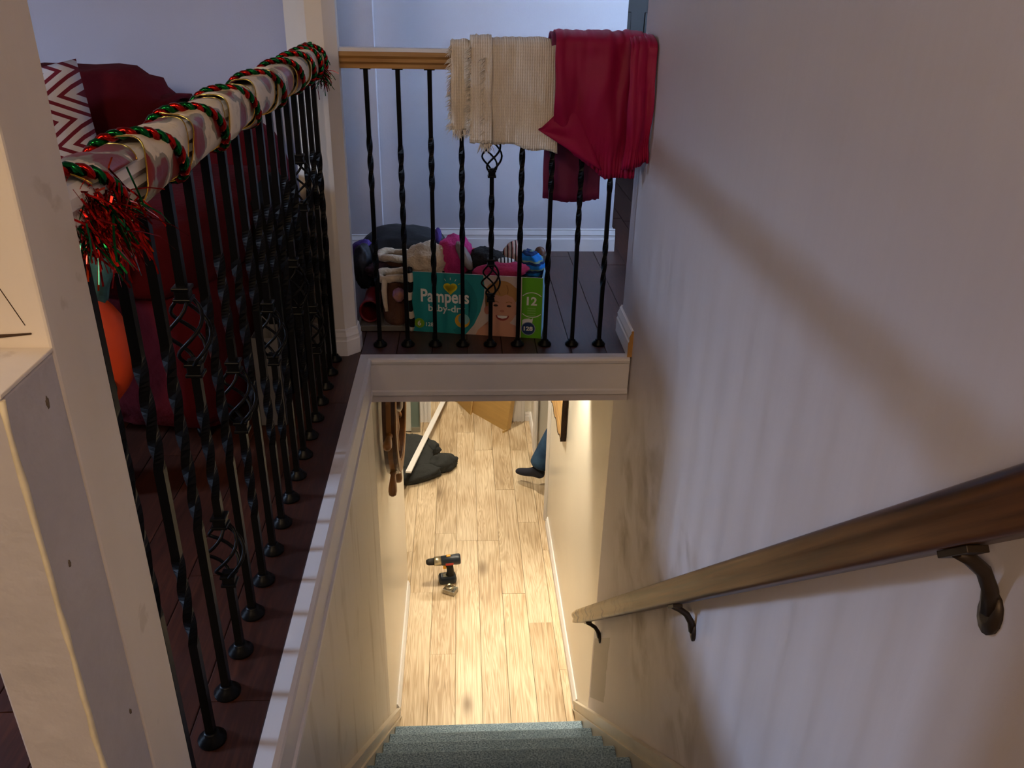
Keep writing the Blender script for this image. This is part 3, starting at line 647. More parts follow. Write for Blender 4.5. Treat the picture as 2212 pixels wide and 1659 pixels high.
def chevron():
    k = NT('burgundy_white_chevron'); x = k.xyz(k.tc.outputs['Object'])
    z = k.math('MULTIPLY', k.math('ABSOLUTE', k.math('SUBTRACT', k.math('FRACT', k.math('MULTIPLY', x[2], 7.5)), 0.5)), 0.22)
    f = k.math('FRACT', k.math('MULTIPLY', k.math('ADD', x[0], z), 21.0)); st = k.math('GREATER_THAN', f, 0.6)
    k.bump(k.noise(k.tc.outputs['Object'], 300, 2), 0.2, 0.001); return k.done(k.mix(st, s2l((206, 202, 204)), s2l((112, 28, 44))), 0.8, 0.2)
def pillow(name, label, loc, rot, w, h, d, m, seed=1):
    bm = BM(); n = 18; fr_, bk = [], []
    for i in range(n+1):
        a, b = [], []
        for j in range(n+1):
            u, v = i/n*2-1, j/n*2-1; th_ = d*((1-u**4)*(1-v**4))**0.5; pin = 1-0.07*(1-abs(u*v))
            wob = 0.01*noise.noise(Vector((u*2+seed, v*2, 0)))
            a.append(bm.verts.new((u*w*pin, -th_+wob, v*h*pin))); b.append(bm.verts.new((u*w*pin, th_+wob, v*h*pin)))
        fr_.append(a); bk.append(b)
    for g in (fr_, bk):
        for i in range(n):
            for j in range(n): f = bm.faces.new((g[i][j], g[i][j+1], g[i+1][j+1], g[i+1][j])); f.smooth = True
    bmesh.ops.remove_doubles(bm, verts=bm.verts, dist=1e-4); o = obj(name, bm, m); o.location = loc; o.rotation_euler = rot; return tag(o, label, 'cushion')
pillow('throw_pillow', 'white and burgundy chevron throw pillow on the sofa', (-0.93, -0.06, 0.66), (R(-12), R(-10), R(14)), 0.23, 0.23, 0.075, chevron())
TEAL = mat('teal_print_fabric', (78, 138, 138), 0.8, scale=24, rgb2=(36, 70, 66))
pillow('throw_pillow', 'small teal patterned pillow resting against the sofa arm', (-0.545, -0.735, 0.575), (R(-18), R(16), R(-20)), 0.125, 0.115, 0.05, TEAL, 4)
orp = thing('ride_on_toy', 'bright orange rounded toy with a dark green round spot beside the sofa', 'toy', (-0.555, -0.79, 0))
ORG = mat('orange_plastic', (228, 76, 26), 0.45, var=0.05)
bm = BM(); lathe(bm, [(0.08, -0.045), (0.125, -0.04), (0.145, -0.02), (0.145, 0.02), (0.125, 0.04), (0.08, 0.045)], Matrix.Translation((0, 0, 0.36)) @ Matrix.Rotation(R(12), 4, 'Y') @ Matrix.Diagonal((0.95, 1, 1.12, 1)) @ Matrix.Rotation(R(90), 4, 'X'), 40); obj('body', bm, ORG, orp)
bm = BM(); lathe(bm, [(0.034, 0.0), (0.036, 0.004), (0.026, 0.008)], Matrix.Translation((0.072, -0.044, 0.295)) @ Matrix.Rotation(R(90), 4, 'X'), 24); obj('round_spot', bm, mat('dark_green_plastic', (22, 60, 46), 0.4), orp)
for a_ in (-0.05, 0.05): boxobj('leg', (a_-0.012, a_+0.012, -0.05, 0.05, 0.0005, 0.235), mat('dark_green_plastic', (22, 60, 46), 0.4), orp, 0.004)
BLK = mat('black_cloth', (10, 10, 12), 0.9, var=0.3, scale=6, bump=0.3, bscale=40, spec=0.15)
bm = BM(); crumple(bm, (0, 0, 0.30), (0.075, 0.17, 0.33), 21, 0.18, 2.0, 4, 0.0); o = obj('black_coat', bm, BLK); o.location = (-0.19, -0.22, 0.001); tag(o, 'black coat heaped between the sofa and the corner column', 'coat')
bag = thing('paper_bag', 'grey paper bag standing behind the long railing', 'bag', (-0.19, -0.46, 0)); bag.scale = (0.6, 0.8, 0.75)
PAPER = mat('pale_paper', (84, 82, 84), 0.8)
bm = BM()
for d_ in ((-0.06, 0.06, -0.04, -0.038, 0.001, 0.36), (-0.06, 0.06, 0.038, 0.04, 0.001, 0.38), (-0.06, -0.058, -0.04, 0.04, 0.001, 0.36), (0.058, 0.06, -0.04, 0.04, 0.001, 0.36), (-0.06, 0.06, -0.04, 0.04, 0.001, 0.003)): box(bm, *d_)
bmesh.ops.remove_doubles(bm, verts=bm.verts, dist=1e-5); obj('bag_body', bm, PAPER, bag)
for s_ in (-1, 1):
    bm = BM(); tube(bm, [(-0.03, s_*0.036, 0.35), (-0.026, s_*0.036, 0.42), (0.0, s_*0.036, 0.445), (0.026, s_*0.036, 0.42), (0.03, s_*0.036, 0.35)], 0.003, 6); obj('handle', bm, PAPER, bag)

# ------------------------------------------------------------------ clothes on the short railing
def drape(bm, x0, x1, front, back, yf, yb, ztop, nx=40, nv=46, amp=0.008, seed=0, fold=9.0, bulge=0.0, lean=0.0, gather=None):
    """a cloth hung over a rail that runs along x: front, back give z of the two hems as functions of u"""
    rows = []
    for i in range(nx+1):
        u = i/nx; row = []; zf, zb = front(u)+0.010*noise.noise(Vector((u*4+seed, 1, 2))), back(u); zt0 = ztop; ztop = zt0 + 0.006*noise.noise(Vector((u*5+seed, 7, 3)))
        for j in range(nv+1):
            v = j/nv
            if v < 0.46: f = v/0.46; z = zf+(ztop-0.03-zf)*f; y = yf - bulge*math.sin(math.pi*min(1, f*1.1))*0.8; k = 1-0.5*f
            elif v < 0.60: f = (v-0.46)/0.14; a = math.pi*(1-f); y = (yf+yb)/2 + (yb-yf)/2*math.cos(a); z = ztop-0.03+0.03*math.sin(a); k = 0.35
            else: f = (v-0.60)/0.40; z = ztop-0.03+(zb-ztop+0.03)*f; y = yb; k = 0.3+0.5*f
            q = Vector((u*fold*0.55+seed, z*3.0, seed*1.3)); n_ = noise.fractal(q, 1.0, 2.0, 3)
            y += amp*k*(1.6*n_ + 0.6*math.sin(u*fold*2.2+z*6+seed))
            if gather is not None and v < 0.13 and u > gather:
                g_ = (1-v/0.13)*min(1, (u-gather)*6); y += g_*0.0045*math.sin(u*150+2*math.sin(u*31)) + (-0.007 if v < 0.05 else 0.004)*g_
            x = x0+(x1-x0)*u + 0.006*noise.noise(Vector((z*9, seed, u*3))) + lean*(ztop-z)*(u-0.5)
            row.append(bm.verts.new((x, y, z + 0.004*noise.noise(Vector((u*20, seed, v*3))))))
        rows.append(row); ztop = zt0
    for i in range(nx):
        for j in range(nv):
            f = bm.faces.new((rows[i][j], rows[i][j+1], rows[i+1][j+1], rows[i+1][j])); f.smooth = True
    return rows
def weave():
    k = NT('cream_woven_cotton'); p = k.tc.outputs['Object']; x = k.xyz(p)
    a = k.math('SINE', k.math('MULTIPLY', x[0], 900.0)); b = k.math('SINE', k.math('MULTIPLY', x[2], 700.0)); n = k.noise(k.mapping(p, (6, 6, 3)), 3, 4)
    c = k.mix(k.fr(n, 0.35, 0.7), s2l((236, 226, 210)), s2l((222, 208, 188))); h = k.math('ADD', a, k.math('MULTIPLY', b, 0.45)); c = k.mix(k.math('MULTIPLY', k.fr(h, -0.4, -1.6), 0.25), c, s2l((160, 140, 114)))
    k.bump(h, 0.45, 0.0025); return k.done(c, 0.9, 0.1)
WEAVE = weave(); FRINGE = mat('cream_fringe', (234, 222, 204), 0.9, var=0.1, scale=50)
bl = thing('woven_blanket', 'cream woven blanket with fringe folded over the short railing', 'blanket', (0.47, 0.078, 0.96))
def part_drape(name, m, parent, *a, thick=0.006, **k):
    bm = BM(); rows = drape(bm, *a, **k); o = obj(name, bm, m, parent); o.matrix_parent_inverse = Matrix.Translation(-Vector(parent.location)); s_ = o.modifiers.new('t', 'SOLIDIFY'); s_.thickness = thick; s_.offset = 0; return o, rows
yf0 = 0.030
part_drape('front_layer', WEAVE, bl, 0.415, 0.640, lambda u: 0.705-0.035*u, lambda u: 0.70, yf0-0.010, 0.13, 0.995, amp=0.011, seed=3, fold=5, bulge=0.016)
part_drape('folded_edge', WEAVE, bl, 0.316, 0.432, lambda u: 0.735-0.01*u, lambda u: 0.72, yf0, 0.122, 0.985, amp=0.010, seed=5, fold=6, nx=20, bulge=0.008)
part_drape('folded_edge', WEAVE, bl, 0.372, 0.436, lambda u: 0.700, lambda u: 0.70, yf0-0.022, 0.134, 1.0, amp=0.006, bulge=0.012, seed=9, fold=4, nx=14)
bm = BM(); rng = random.Random(5)
def strand(p, d, L, r0=0.0014):
    pts = [Vector(p)]; d = Vector(d)
    for j in range(3): d = (d + Vector((rng.gauss(0, .25), rng.gauss(0, .2), -0.22))).normalized(); pts.append(pts[-1]+d*L/3)
    tube(bm, pts, [r0, r0, r0*0.8, r0*0.3], 4)
for (xe, yy, z0, z1, sgn) in ((0.318, yf0, 0.735, 0.975, -1), (0.374, yf0-0.026, 0.72, 0.975, -1), (0.415, yf0-0.028, 0.705, 0.95, -1)):
    for _ in range(110): strand((xe, yy+rng.uniform(-0.004, 0.004), rng.uniform(z0, z1)), (sgn*0.9, rng.uniform(-0.4, 0.2), rng.uniform(-0.5, 0.2)), rng.uniform(0.012, 0.026))
for _ in range(90): x_ = rng.uniform(0.318, 0.425); strand((x_, yf0-0.004+rng.uniform(-0.01, 0.003), 0.737), (rng.uniform(-0.3, 0.3), -0.1, -1), rng.uniform(0.015, 0.035))
for _ in range(40): strand((rng.uniform(0.40, 0.432), yf0-0.022, 0.705), (rng.uniform(-0.2, 0.2), 0, -1), rng.uniform(0.02, 0.04))
o = obj('fringe', bm, FRINGE, bl); o.matrix_parent_inverse = Matrix.Translation(-Vector(bl.location)); o['kind'] = 'stuff'
PINK = mat('raspberry_nylon', (152, 8, 62), 0.55, var=0.08, scale=4, bump=0.12, bscale=40, spec=0.25); PINK2 = mat('dark_raspberry_lining', (112, 8, 62), 0.6, var=0.08, scale=4)
jk = thing('rain_jacket', 'raspberry pink jacket hanging over the short railing against the right wall', 'jacket', (0.77, 0.078, 0.97))
part_drape('front_panel', PINK, jk, 0.622, 0.880, lambda u: 0.738-0.138*min(1, u*1.55)**0.8, lambda u: 0.62, yf0-0.030, 0.142, 1.018, amp=0.018, seed=12, fold=5, bulge=0.030, nx=90, gather=0.35)
part_drape('sleeve', PINK, jk, 0.838, 0.913, lambda u: 0.632+0.02*u, lambda u: 0.70, yf0-0.058, 0.150, 1.010, amp=0.011, seed=17, fold=3, bulge=0.034, nx=40, gather=0.0)
part_drape('back_panel', PINK2, jk, 0.612, 0.800, lambda u: 0.95, lambda u: 0.50-0.012*math.sin(u*3), 0.035, 0.148, 1.012, amp=0.008, seed=23, fold=4, nx=30)
# flap that sticks out on the left
bm = BM(); rows = []
for i in range(13):
    u = i/12; row = []
    for j in range(13):
        v = j/12; x = 0.578 + (0.10+0.10*(1-v))*u - 0.0*v; z = 0.742 - 0.012*u + (v-0.0)*0.11*u - (1-v)*0.105*u; row.append(bm.verts.new((x, yf0-0.028-0.02*math.sin(u*2.5)+0.006*noise.noise(Vector((u*4, v*4, 1))), z)))
    rows.append(row)
for i in range(12):
    for j in range(12): f = bm.faces.new((rows[i][j], rows[i][j+1], rows[i+1][j+1], rows[i+1][j])); f.smooth = True
bmesh.ops.remove_doubles(bm, verts=bm.verts, dist=1e-4)
o = obj('side_flap', bm, PINK, jk); o.matrix_parent_inverse = Matrix.Translation(-Vector(jk.location)); o.modifiers.new('t', 'SOLIDIFY').thickness = 0.006
# ------------------------------------------------------------------ diaper box and what is in it
BA = math.atan2(-0.076, 0.464); BW, BH, BD = 0.470, 0.226, 0.27
dbx = thing('diaper_box', 'open cardboard diaper box printed teal, cream and green behind the short railing', 'box', (0.159, 0.206, 0.0), BA)
def flatmat(name, rgb, rough=0.5): return mat('print_'+name, rgb, rough, var=0.02)
CARD = mat('white_lined_card', (198, 200, 196), 0.6); TEALP = flatmat('teal', (26, 140, 142)); GREENP = flatmat('green', (96, 172, 24)); CREAM = flatmat('cream', (206, 186, 172)); BLUE_SIDE = flatmat('pale_blue', (150, 196, 214))
bm = BM(); box(bm, 0, BW, 0, 0.004, 0.0005, BH); obj('front_panel', bm, CREAM, dbx)
bm = BM(); box(bm, 0, BW, BD-0.004, BD, 0.0005, BH); obj('back_panel', bm, CARD, dbx)
bm = BM(); box(bm, 0, 0.004, 0.004, BD-0.004, 0.0005, BH); obj('side_panel', bm, TEALP, dbx)
bm = BM(); box(bm, BW-0.004, BW, 0.004, BD-0.004, 0.0005, BH); obj('side_panel', bm, BLUE_SIDE, dbx)
bm = BM(); box(bm, 0.004, BW-0.004, 0.004, BD-0.004, 0.0005, 0.004); obj('bottom_panel', bm, CARD, dbx)
FRONT = dbx.children[0]
def decal(name, pts, m, layer, parent=None):
    bm = BM(); y = -0.0004*layer; vs = [bm.verts.new((a, y, b)) for a, b in pts]; f = bm.faces.new(vs)
    bmesh.ops.triangulate(bm, faces=[f]); return obj(name, bm, m, dbx)
def disc(u, v, r_, n=28, ry=None): return [(u+r_*math.cos(2*math.pi*i/n), v+(ry or r_)*math.sin(2*math.pi*i/n)) for i in range(n)]
def band(pts, w_):
    out, inn = [], []
    for i, p in enumerate(pts):
        a = Vector(pts[max(i-1, 0)]); b = Vector(pts[min(i+1, len(pts)-1)]); d = (b-a).normalized(); n_ = Vector((-d.y, d.x))*w_/2; out.append(Vector(p)+n_); inn.append(Vector(p)-n_)
    return [tuple(p) for p in out + inn[::-1]]
def text(s_, u, v, size, m, layer, bold=0.0, width=None, parent=None):
    c_ = bpy.data.curves.new('lettering', 'FONT'); c_.body = s_; c_.size = size; c_.offset = bold; c_.resolution_u = 3
    o_ = bpy.data.objects.new('lettering', c_); COL.objects.link(o_); dg = bpy.context.evaluated_depsgraph_get(); me = bpy.data.meshes.new_from_object(o_.evaluated_get(dg)); bpy.data.objects.remove(o_)
    xs = [q.co.x for q in me.vertices]; k = 1.0 if width is None else width/(max(xs)-min(xs)); x0 = min(xs)
    for q in me.vertices: q.co = Vector((u+(q.co.x-x0)*k, -0.0004*layer, v+q.co.y))
    me.materials.clear(); me.materials.append(m); o_ = bpy.data.objects.new('lettering', me); COL.objects.link(o_); o_.parent = dbx; return o_
decal('printed_field', [(0, 0.0008), (0.200, 0.0008), (0.230, 0.04), (0.252, 0.09), (0.264, 0.14), (0.267, 0.18), (0.262, BH), (0, BH)], TEALP, 1)
decal('printed_field', [(0.398, 0.0008), (BW, 0.0008), (BW, BH), (0.398, BH)], GREENP, 1)
decal('printed_swirl', band([(0.05+0.18*math.cos(a), 0.115+0.14*math.sin(a)) for a in [R(x) for x in range(-52, 39, 6)]], 0.025), flatmat('teal_deep', (16, 122, 126)), 2)
WHT = flatmat('white', (232, 228, 220)); YEL = flatmat('yellow', (226, 204, 30))
text('Pampers', 0.040, 0.118, 0.066, WHT, 3, 0.0016, 0.172); text('baby-dry', 0.066, 0.083, 0.036, WHT, 3, 0.0006, 0.132)
heart = []
for i in range(33):
    a = 2*math.pi*i/32; heart.append((0.146+0.0015*16*math.sin(a)**3*0.92, 0.172+0.0013*(13*math.cos(a)-5*math.cos(2*a)-2*math.cos(3*a)-math.cos(4*a))))
decal('printed_heart', band(heart, 0.0055), YEL, 4)
decal('printed_heart', band([(0.146+0.012*math.cos(a)*(1-i/22), 0.168+0.010*math.sin(a)*(1-i/22)) for i, a in enumerate([R(x) for x in range(80, -260, -20)])], 0.004), YEL, 4)
for a in (60, 90, 120, 30): decal('printed_ray', band([(0.146+0.032*math.cos(R(a)), 0.172+0.030*math.sin(R(a))), (0.146+0.041*math.cos(R(a)), 0.172+0.039*math.sin(R(a)))], 0.0022), WHT if a != 30 else YEL, 4)
decal('printed_disc', disc(0.032, 0.034, 0.0185), flatmat('lime', (120, 166, 30)), 3); text('6', 0.0255, 0.025, 0.026, WHT, 4, 0.0008)
text('128', 0.056, 0.024, 0.021, WHT, 4, 0.0003)
decal('printed_disc', disc(0.188, 0.052, 0.027), flatmat('amber', (214, 164, 44)), 3); decal('printed_disc', disc(0.193, 0.058, 0.020), flatmat('pale_aqua', (120, 176, 176)), 4)
SKIN = flatmat('skin', (206, 148, 118)); SKIN2 = flatmat('skin_warm', (186, 118, 94)); HAIR = flatmat('sandy_hair', (190, 138, 76)); HAIR2 = flatmat('sandy_hair_dark', (160, 108, 56)); DARK = flatmat('dark_brown', (50, 30, 26))
decal('printed_child', [(0.235, 0.0008), (0.395, 0.0008), (0.395, 0.03), (0.378, 0.045), (0.360, 0.052), (0.345, 0.075), (0.300, 0.075), (0.296, 0.050), (0.262, 0.038), (0.245, 0.022)], SKIN, 2)
decal('printed_child', disc(0.326, 0.158, 0.058, 32, 0.052), HAIR, 3)
decal('printed_child', [(0.268, 0.16), (0.276, 0.12), (0.272, 0.09), (0.280, 0.085), (0.288, 0.12), (0.29, 0.16)], HAIR2, 3)
decal('printed_child', disc(0.276, 0.098, 0.010, 16, 0.016), SKIN2, 4); decal('printed_child', disc(0.383, 0.098, 0.009, 16, 0.015), SKIN2, 4)
decal('printed_child', disc(0.330, 0.108, 0.050, 36, 0.062), SKIN, 5)
decal('printed_child', [(0.276, 0.165), (0.285, 0.150), (0.305, 0.158), (0.325, 0.152), (0.345, 0.160), (0.368, 0.150), (0.384, 0.160), (0.380, 0.185), (0.35, 0.205), (0.31, 0.205), (0.284, 0.188)], HAIR, 6)
decal('printed_child', band([(0.300, 0.19), (0.315, 0.175), (0.322, 0.158)], 0.004), HAIR2, 7); decal('printed_child', band([(0.345, 0.195), (0.350, 0.178), (0.348, 0.162)], 0.004), HAIR2, 7)
for u in (0.307, 0.354):
    decal('printed_child', disc(u, 0.118, 0.0085, 16, 0.0042), DARK, 7); decal('printed_child', band([(u-0.011, 0.130), (u, 0.134), (u+0.011, 0.130)], 0.003), HAIR2, 7)
decal('printed_child', disc(0.330, 0.098, 0.008, 16, 0.005), SKIN2, 7)
decal('printed_child', [(0.308, 0.082)] + [(0.331+0.024*math.cos(R(a)), 0.082+0.020*math.sin(R(a))) for a in range(190, 351, 16)] + [(0.354, 0.082)], flatmat('lips', (150, 58, 52)), 7)
decal('printed_child', [(0.312, 0.081), (0.316, 0.073), (0.331, 0.070), (0.346, 0.073), (0.350, 0.081)], WHT, 8)
ring = [(0.434+0.046*math.cos(R(a)), 0.126+0.046*math.sin(R(a))) for a in range(0, 361, 6)]
for lo, hi in ((45, 135), (225, 315)): decal('printed_ring', band([(0.434+0.046*math.cos(R(a)), 0.126+0.046*math.sin(R(a))) for a in range(lo, hi+1, 6)], 0.003), WHT, 2)
text('12', 0.416, 0.126, 0.042, WHT, 3, 0.0012, 0.036)
for i in range(4): decal('printed_small_print', [(0.419, 0.116-i*0.009), (0.448, 0.116-i*0.009), (0.448, 0.111-i*0.009), (0.419, 0.111-i*0.009)], flatmat('soft_green', (128, 188, 80)), 3)
decal('printed_pile', [(0.402, 0.05), (0.436, 0.05), (0.440, 0.078), (0.432, 0.072), (0.426, 0.076), (0.418, 0.070), (0.410, 0.073), (0.402, 0.068)], WHT, 3)
decal('printed_disc', disc(0.424, 0.037, 0.0255), flatmat('silver', (150, 160, 170)), 4); decal('printed_disc', disc(0.424, 0.037, 0.023), flatmat('navy', (24, 52, 100)), 5); text('128', 0.408, 0.030, 0.021, WHT, 6, 0.0008, 0.032)

def heap(name, label, cat, px, py, Y, size, seed, m, amp=0.2, freq=2.0, sub=4, rot=0.0, power=1.0, group=None):
    p = at_y(px, py, Y); bm = BM(); crumple(bm, (0, 0, 0), size, seed, amp, freq, sub, None, Matrix.Rotation(rot, 4, 'Y'), power)
    o = obj(name, bm, m); o.location = p; return tag(o, label, cat, group)
HOTPINK = mat('hot_pink_knit', (196, 44, 118), 0.85, scale=8, bump=0.4, bscale=120); CRIMP = mat('dusty_crimson_fleece', (176, 40, 84), 0.9, scale=10, bump=0.3, bscale=90)
FUR = mat('cream_fleece', (214, 190, 158), 0.95, scale=20, var=0.12, bump=0.6, bscale=110, sheen=0.4); GREYF = mat('grey_felt', (150, 142, 136), 0.9, scale=20)
BLKF = mat('black_fleece', (20, 18, 20), 0.9, scale=15, bump=0.5, bscale=100); PURP = mat('purple_fabric', (70, 44, 128), 0.7, scale=10); NAVY = mat('navy_nylon', (8, 9, 15), 0.65, var=0.3, scale=8, bump=0.2, bscale=30)
def stripes(name, c1, c2, k_, axis=0, duty=0.5, c3=None):
    k = NT(name); x = k.xyz(k.tc.outputs['Object']); n = k.noise(k.tc.outputs['Object'], 20, 2)
    f = k.math('FRACT', k.math('ADD', k.math('MULTIPLY', x[axis], k_), k.math('MULTIPLY', n, 0.3))); c = k.mix(k.math('GREATER_THAN', f, duty), s2l(c1), s2l(c2))
    if c3: c = k.mix(k.math('GREATER_THAN', f, 0.82), c, s2l(c3))
    return k.done(c, 0.85, 0.2)
filler = heap('dark_garments', 'dark clothing filling the bottom of the diaper box', 'clothing', 1030, 640, 0.30, (0.205, 0.095, 0.10), 61, BLKF, 0.04, 1.2, 4, 0, 0.4)
heap('fleece_hat', 'cream fleece hat at the left end of the diaper box', 'hat', 922, 562, 0.27, (0.075, 0.06, 0.060), 31, FUR, 0.22, 2.2)
heap('striped_scarf_end', 'striped black and white scarf end under the cream fleece hat', 'clothing', 932, 590, 0.25, (0.05, 0.03, 0.02), 30, stripes('black_white_stripe', (220, 220, 220), (16, 16, 16), 60, 0), 0.15)
heap('knit_hat', 'hot pink knitted hat in the diaper box', 'hat', 980, 556, 0.29, (0.062, 0.055, 0.078), 32, HOTPINK, 0.20, 1.8, rot=0.25)
heap('felt_ear', 'grey felt flap leaning on the hot pink hat', 'clothing', 1003, 553, 0.235, (0.018, 0.022, 0.055), 33, GREYF, 0.12, rot=-0.45)
heap('fleece_mitten', 'black fleece mitten in the middle of the diaper box', 'mitten', 1052, 560, 0.27, (0.062, 0.05, 0.040), 34, BLKF, 0.2, rot=0.1)
heap('fleece_scarf', 'crimson fleece scarf along the front edge of the diaper box', 'scarf', 1082, 585, 0.205, (0.098, 0.035, 0.030), 35, CRIMP, 0.12, rot=-0.08)
heap('striped_mitten', 'brown and white striped mitten in the diaper box', 'mitten', 1108, 548, 0.30, (0.034, 0.04, 0.045), 36, stripes('brown_white_stripe', (214, 196, 180), (40, 24, 24), 70, 0, 0.55, (190, 120, 110)), 0.14, rot=0.3)
heap('striped_sock', 'black and white striped sock above the crimson scarf', 'sock', 1092, 566, 0.225, (0.034, 0.025, 0.014), 37, stripes('white_black_stripe', (226, 226, 222), (20, 20, 20), 80, 0, 0.6), 0.1)
heap('blue_hat', 'bright blue striped hat at the right end of the diaper box', 'hat', 1150, 570, 0.27, (0.040, 0.055, 0.052), 38, stripes('blue_navy_stripe', (34, 122, 200), (24, 50, 96), 34, 2, 0.5, (120, 150, 130)), 0.2, rot=-0.5)
heap('brown_knob', 'small round brown wooden bead toy behind the blue hat', 'toy', 1166, 545, 0.335, (0.019, 0.019, 0.021), 39, mat('brown_wood', (96, 56, 28), 0.4), 0.04)
heap('orange_scrap', 'orange cloth showing behind the black mitten', 'clothing', 1022, 548, 0.36, (0.03, 0.02, 0.02), 40, ORG, 0.1)
# left of the box
bm = BM(); crumple(bm, (0, 0, 0.115), (0.17, 0.13, 0.115), 41, 0.14, 1.8, 4, 0.0, None, 0.7); o = obj('duffel_bag', bm, NAVY); o.location = (0.115, 0.70, 0.002); tag(o, 'black nylon bag lying behind the winter boots', 'bag')
heap('purple_mitten', 'purple cloth strap poking out at the left of the black bag', 'clothing', 778, 534, 0.62, (0.045, 0.03, 0.022), 42, PURP, 0.2, rot=-0.5)
heap('purple_scrap', 'purple cloth tip showing between the black bag and the pink hat', 'clothing', 946, 508, 0.60, (0.014, 0.02, 0.03), 43, PURP, 0.1)
tray = thing('boot_tray', 'grey plastic boot tray under the winter boots', 'tray', (0.075, 0.34, 0))
GRY = mat('grey_plastic', (112, 104, 92), 0.5)
bm = BM(); box(bm, -0.10, 0.085, -0.13, 0.22, 0.001, 0.006, M=None); obj('tray_floor', bm, GRY, tray)
for d_ in ((-0.10, 0.085, -0.138, -0.13, 0.001, 0.022), (-0.10, 0.085, 0.22, 0.228, 0.001, 0.022), (0.085, 0.093, -0.138, 0.228, 0.001, 0.022), (-0.108, -0.10, -0.138, 0.228, 0.001, 0.022)): boxobj('tray_rim', d_, GRY, tray, 0.002)
def boot(name, label, loc, rz, m, cuffm, hs=0.13, lace=True):
    t_ = thing(name, label, 'boot', loc, rz); t_.scale = (1.22, 1.1, 1.22); bm = BM(); n = 18; secs = [(0.0, 0.0, 0.036, 0.070, -0.030), (0.018, 0.0, 0.038, 0.073, -0.030), (0.040, 0.0, 0.038, 0.064, -0.020), (0.060, 0.0, 0.037, 0.045, 0.0), (0.09, 0, 0.039, 0.041, 0.004), (hs, 0, 0.043, 0.044, 0.004)]
    rings = [[bm.verts.new((x+rx*math.cos(2*math.pi*i/n), oy+ry*math.sin(2*math.pi*i/n), z)) for i in range(n)] for z, x, rx, ry, oy in secs]
    for a in range(len(rings)-1):
        for i in range(n): f = bm.faces.new((rings[a][i], rings[a][(i+1) % n], rings[a+1][(i+1) % n], rings[a+1][i])); f.smooth = True
    bm.faces.new(rings[0][::-1]); o = obj('boot_shell', bm, m, t_); o.modifiers.new('t', 'SOLIDIFY').thickness = 0.004
    bm = BM(); pts = []
    for i in range(29): a = 2*math.pi*i/28; pts.append((0.044*math.cos(a), 0.004+0.045*math.sin(a), hs+0.004*math.sin(3*a)))
    tube(bm, pts, [0.012+0.003*noise.noise(Vector((i*1.3, 0, 0))) for i in range(29)], 8); obj('fur_cuff' if cuffm is FUR else 'rim', bm, cuffm, t_)
    if lace:
        for z in (0.045, 0.062, 0.078, 0.095): bm = BM(); tube(bm, [(0.030, -0.035, z), (0.036, -0.045 if z < 0.06 else -0.030, z+0.004), (0.040, -0.02, z+0.008)], 0.0016, 5); obj('stitch', bm, FUR, t_)
        bm = BM(); tube(bm, [(-0.030, -0.040, hs), (-0.034, -0.052, hs-0.03), (-0.033, -0.062, hs-0.06), (-0.030, -0.072, hs-0.088)], [0.008, 0.008, 0.007, 0.005], 8); obj('fur_strip', bm, FUR, t_)
    bm = BM(); rg = [[bm.verts.new((1.06*0.036*math.cos(2*math.pi*i/n), -0.030+1.05*0.070*math.sin(2*math.pi*i/n), z)) for i in range(n)] for z in (-0.008, 0.006)]
    for i in range(n): bm.faces.new((rg[0][i], rg[0][(i+1) % n], rg[1][(i+1) % n], rg[1][i]))
    bm.faces.new(rg[0][::-1]); bm.faces.new(rg[1]); obj('sole', bm, GRY, t_); return t_
SUEDE = mat('brown_suede', (92, 52, 28), 0.85, var=0.15, scale=12, bump=0.3, bscale=120)
boot('winter_boot', 'brown suede winter boot with cream fur cuff on the boot tray', (0.098, 0.315, 0.0145), R(8), SUEDE, FUR)
boot('winter_boot', 'second brown suede boot with fur cuff, behind the first on the tray', (0.085, 0.475, 0.0145), R(-12), SUEDE, FUR, 0.15, False)
REDR = mat('red_rubber', (128, 22, 28), 0.35)
t_ = thing('rain_boot', 'red rubber boot lying on its side next to the corner column', 'boot', (0.008, 0.345, 0.052), 0)
bm = BM(); n = 20; rings = []
for y, r_, z in ((-0.075, 0.040, 0.0), (-0.070, 0.042, 0.0), (-0.02, 0.039, 0.0), (0.04, 0.036, 0.0), (0.10, 0.034, 0.0), (0.12, 0.026, 0.0)): rings.append([bm.verts.new((r_*0.85*math.cos(2*math.pi*i/n), y, z+r_*math.sin(2*math.pi*i/n))) for i in range(n)])
for a in range(len(rings)-1):
    for i in range(n): f = bm.faces.new((rings[a][i], rings[a][(i+1) % n], rings[a+1][(i+1) % n], rings[a+1][i])); f.smooth = True
bm.faces.new(rings[-1]); o = obj('boot_leg', bm, REDR, t_); o.modifiers.new('t', 'SOLIDIFY').thickness = 0.004
bm = BM(); tube(bm, [(0.0355*math.cos(R(a)), -0.075, 0.041*math.sin(R(a))) for a in range(0, 361, 18)], 0.004, 6); obj('rim', bm, REDR, t_)
bm = BM(); crumple(bm, (-0.004, 0.115, -0.01), (0.032, 0.034, 0.036), 3, 0.02, 1, 3); obj('boot_foot', bm, REDR, t_)
heap('printed_mitten', 'dark patterned mitten with white and red marks on the boots', 'mitten', 828, 583, 0.45, (0.065, 0.04, 0.03), 44, mat('dark_floral', (22, 20, 24), 0.85, scale=26, rgb2=(70, 40, 52)), 0.2)
heap('fleece_strap', 'cream fleece strap lying above the fur cuffed boot', 'clothing', 845, 597, 0.40, (0.055, 0.025, 0.016), 45, FUR, 0.06, 1.0, rot=0.1)
heap('speckled_mitten', 'black speckled mitten between the column and the black bag', 'mitten', 785, 575, 0.50, (0.035, 0.05, 0.085), 46, mat('black_speckle', (24, 28, 40), 0.6, scale=70, rgb2=(10, 10, 14)), 0.15)
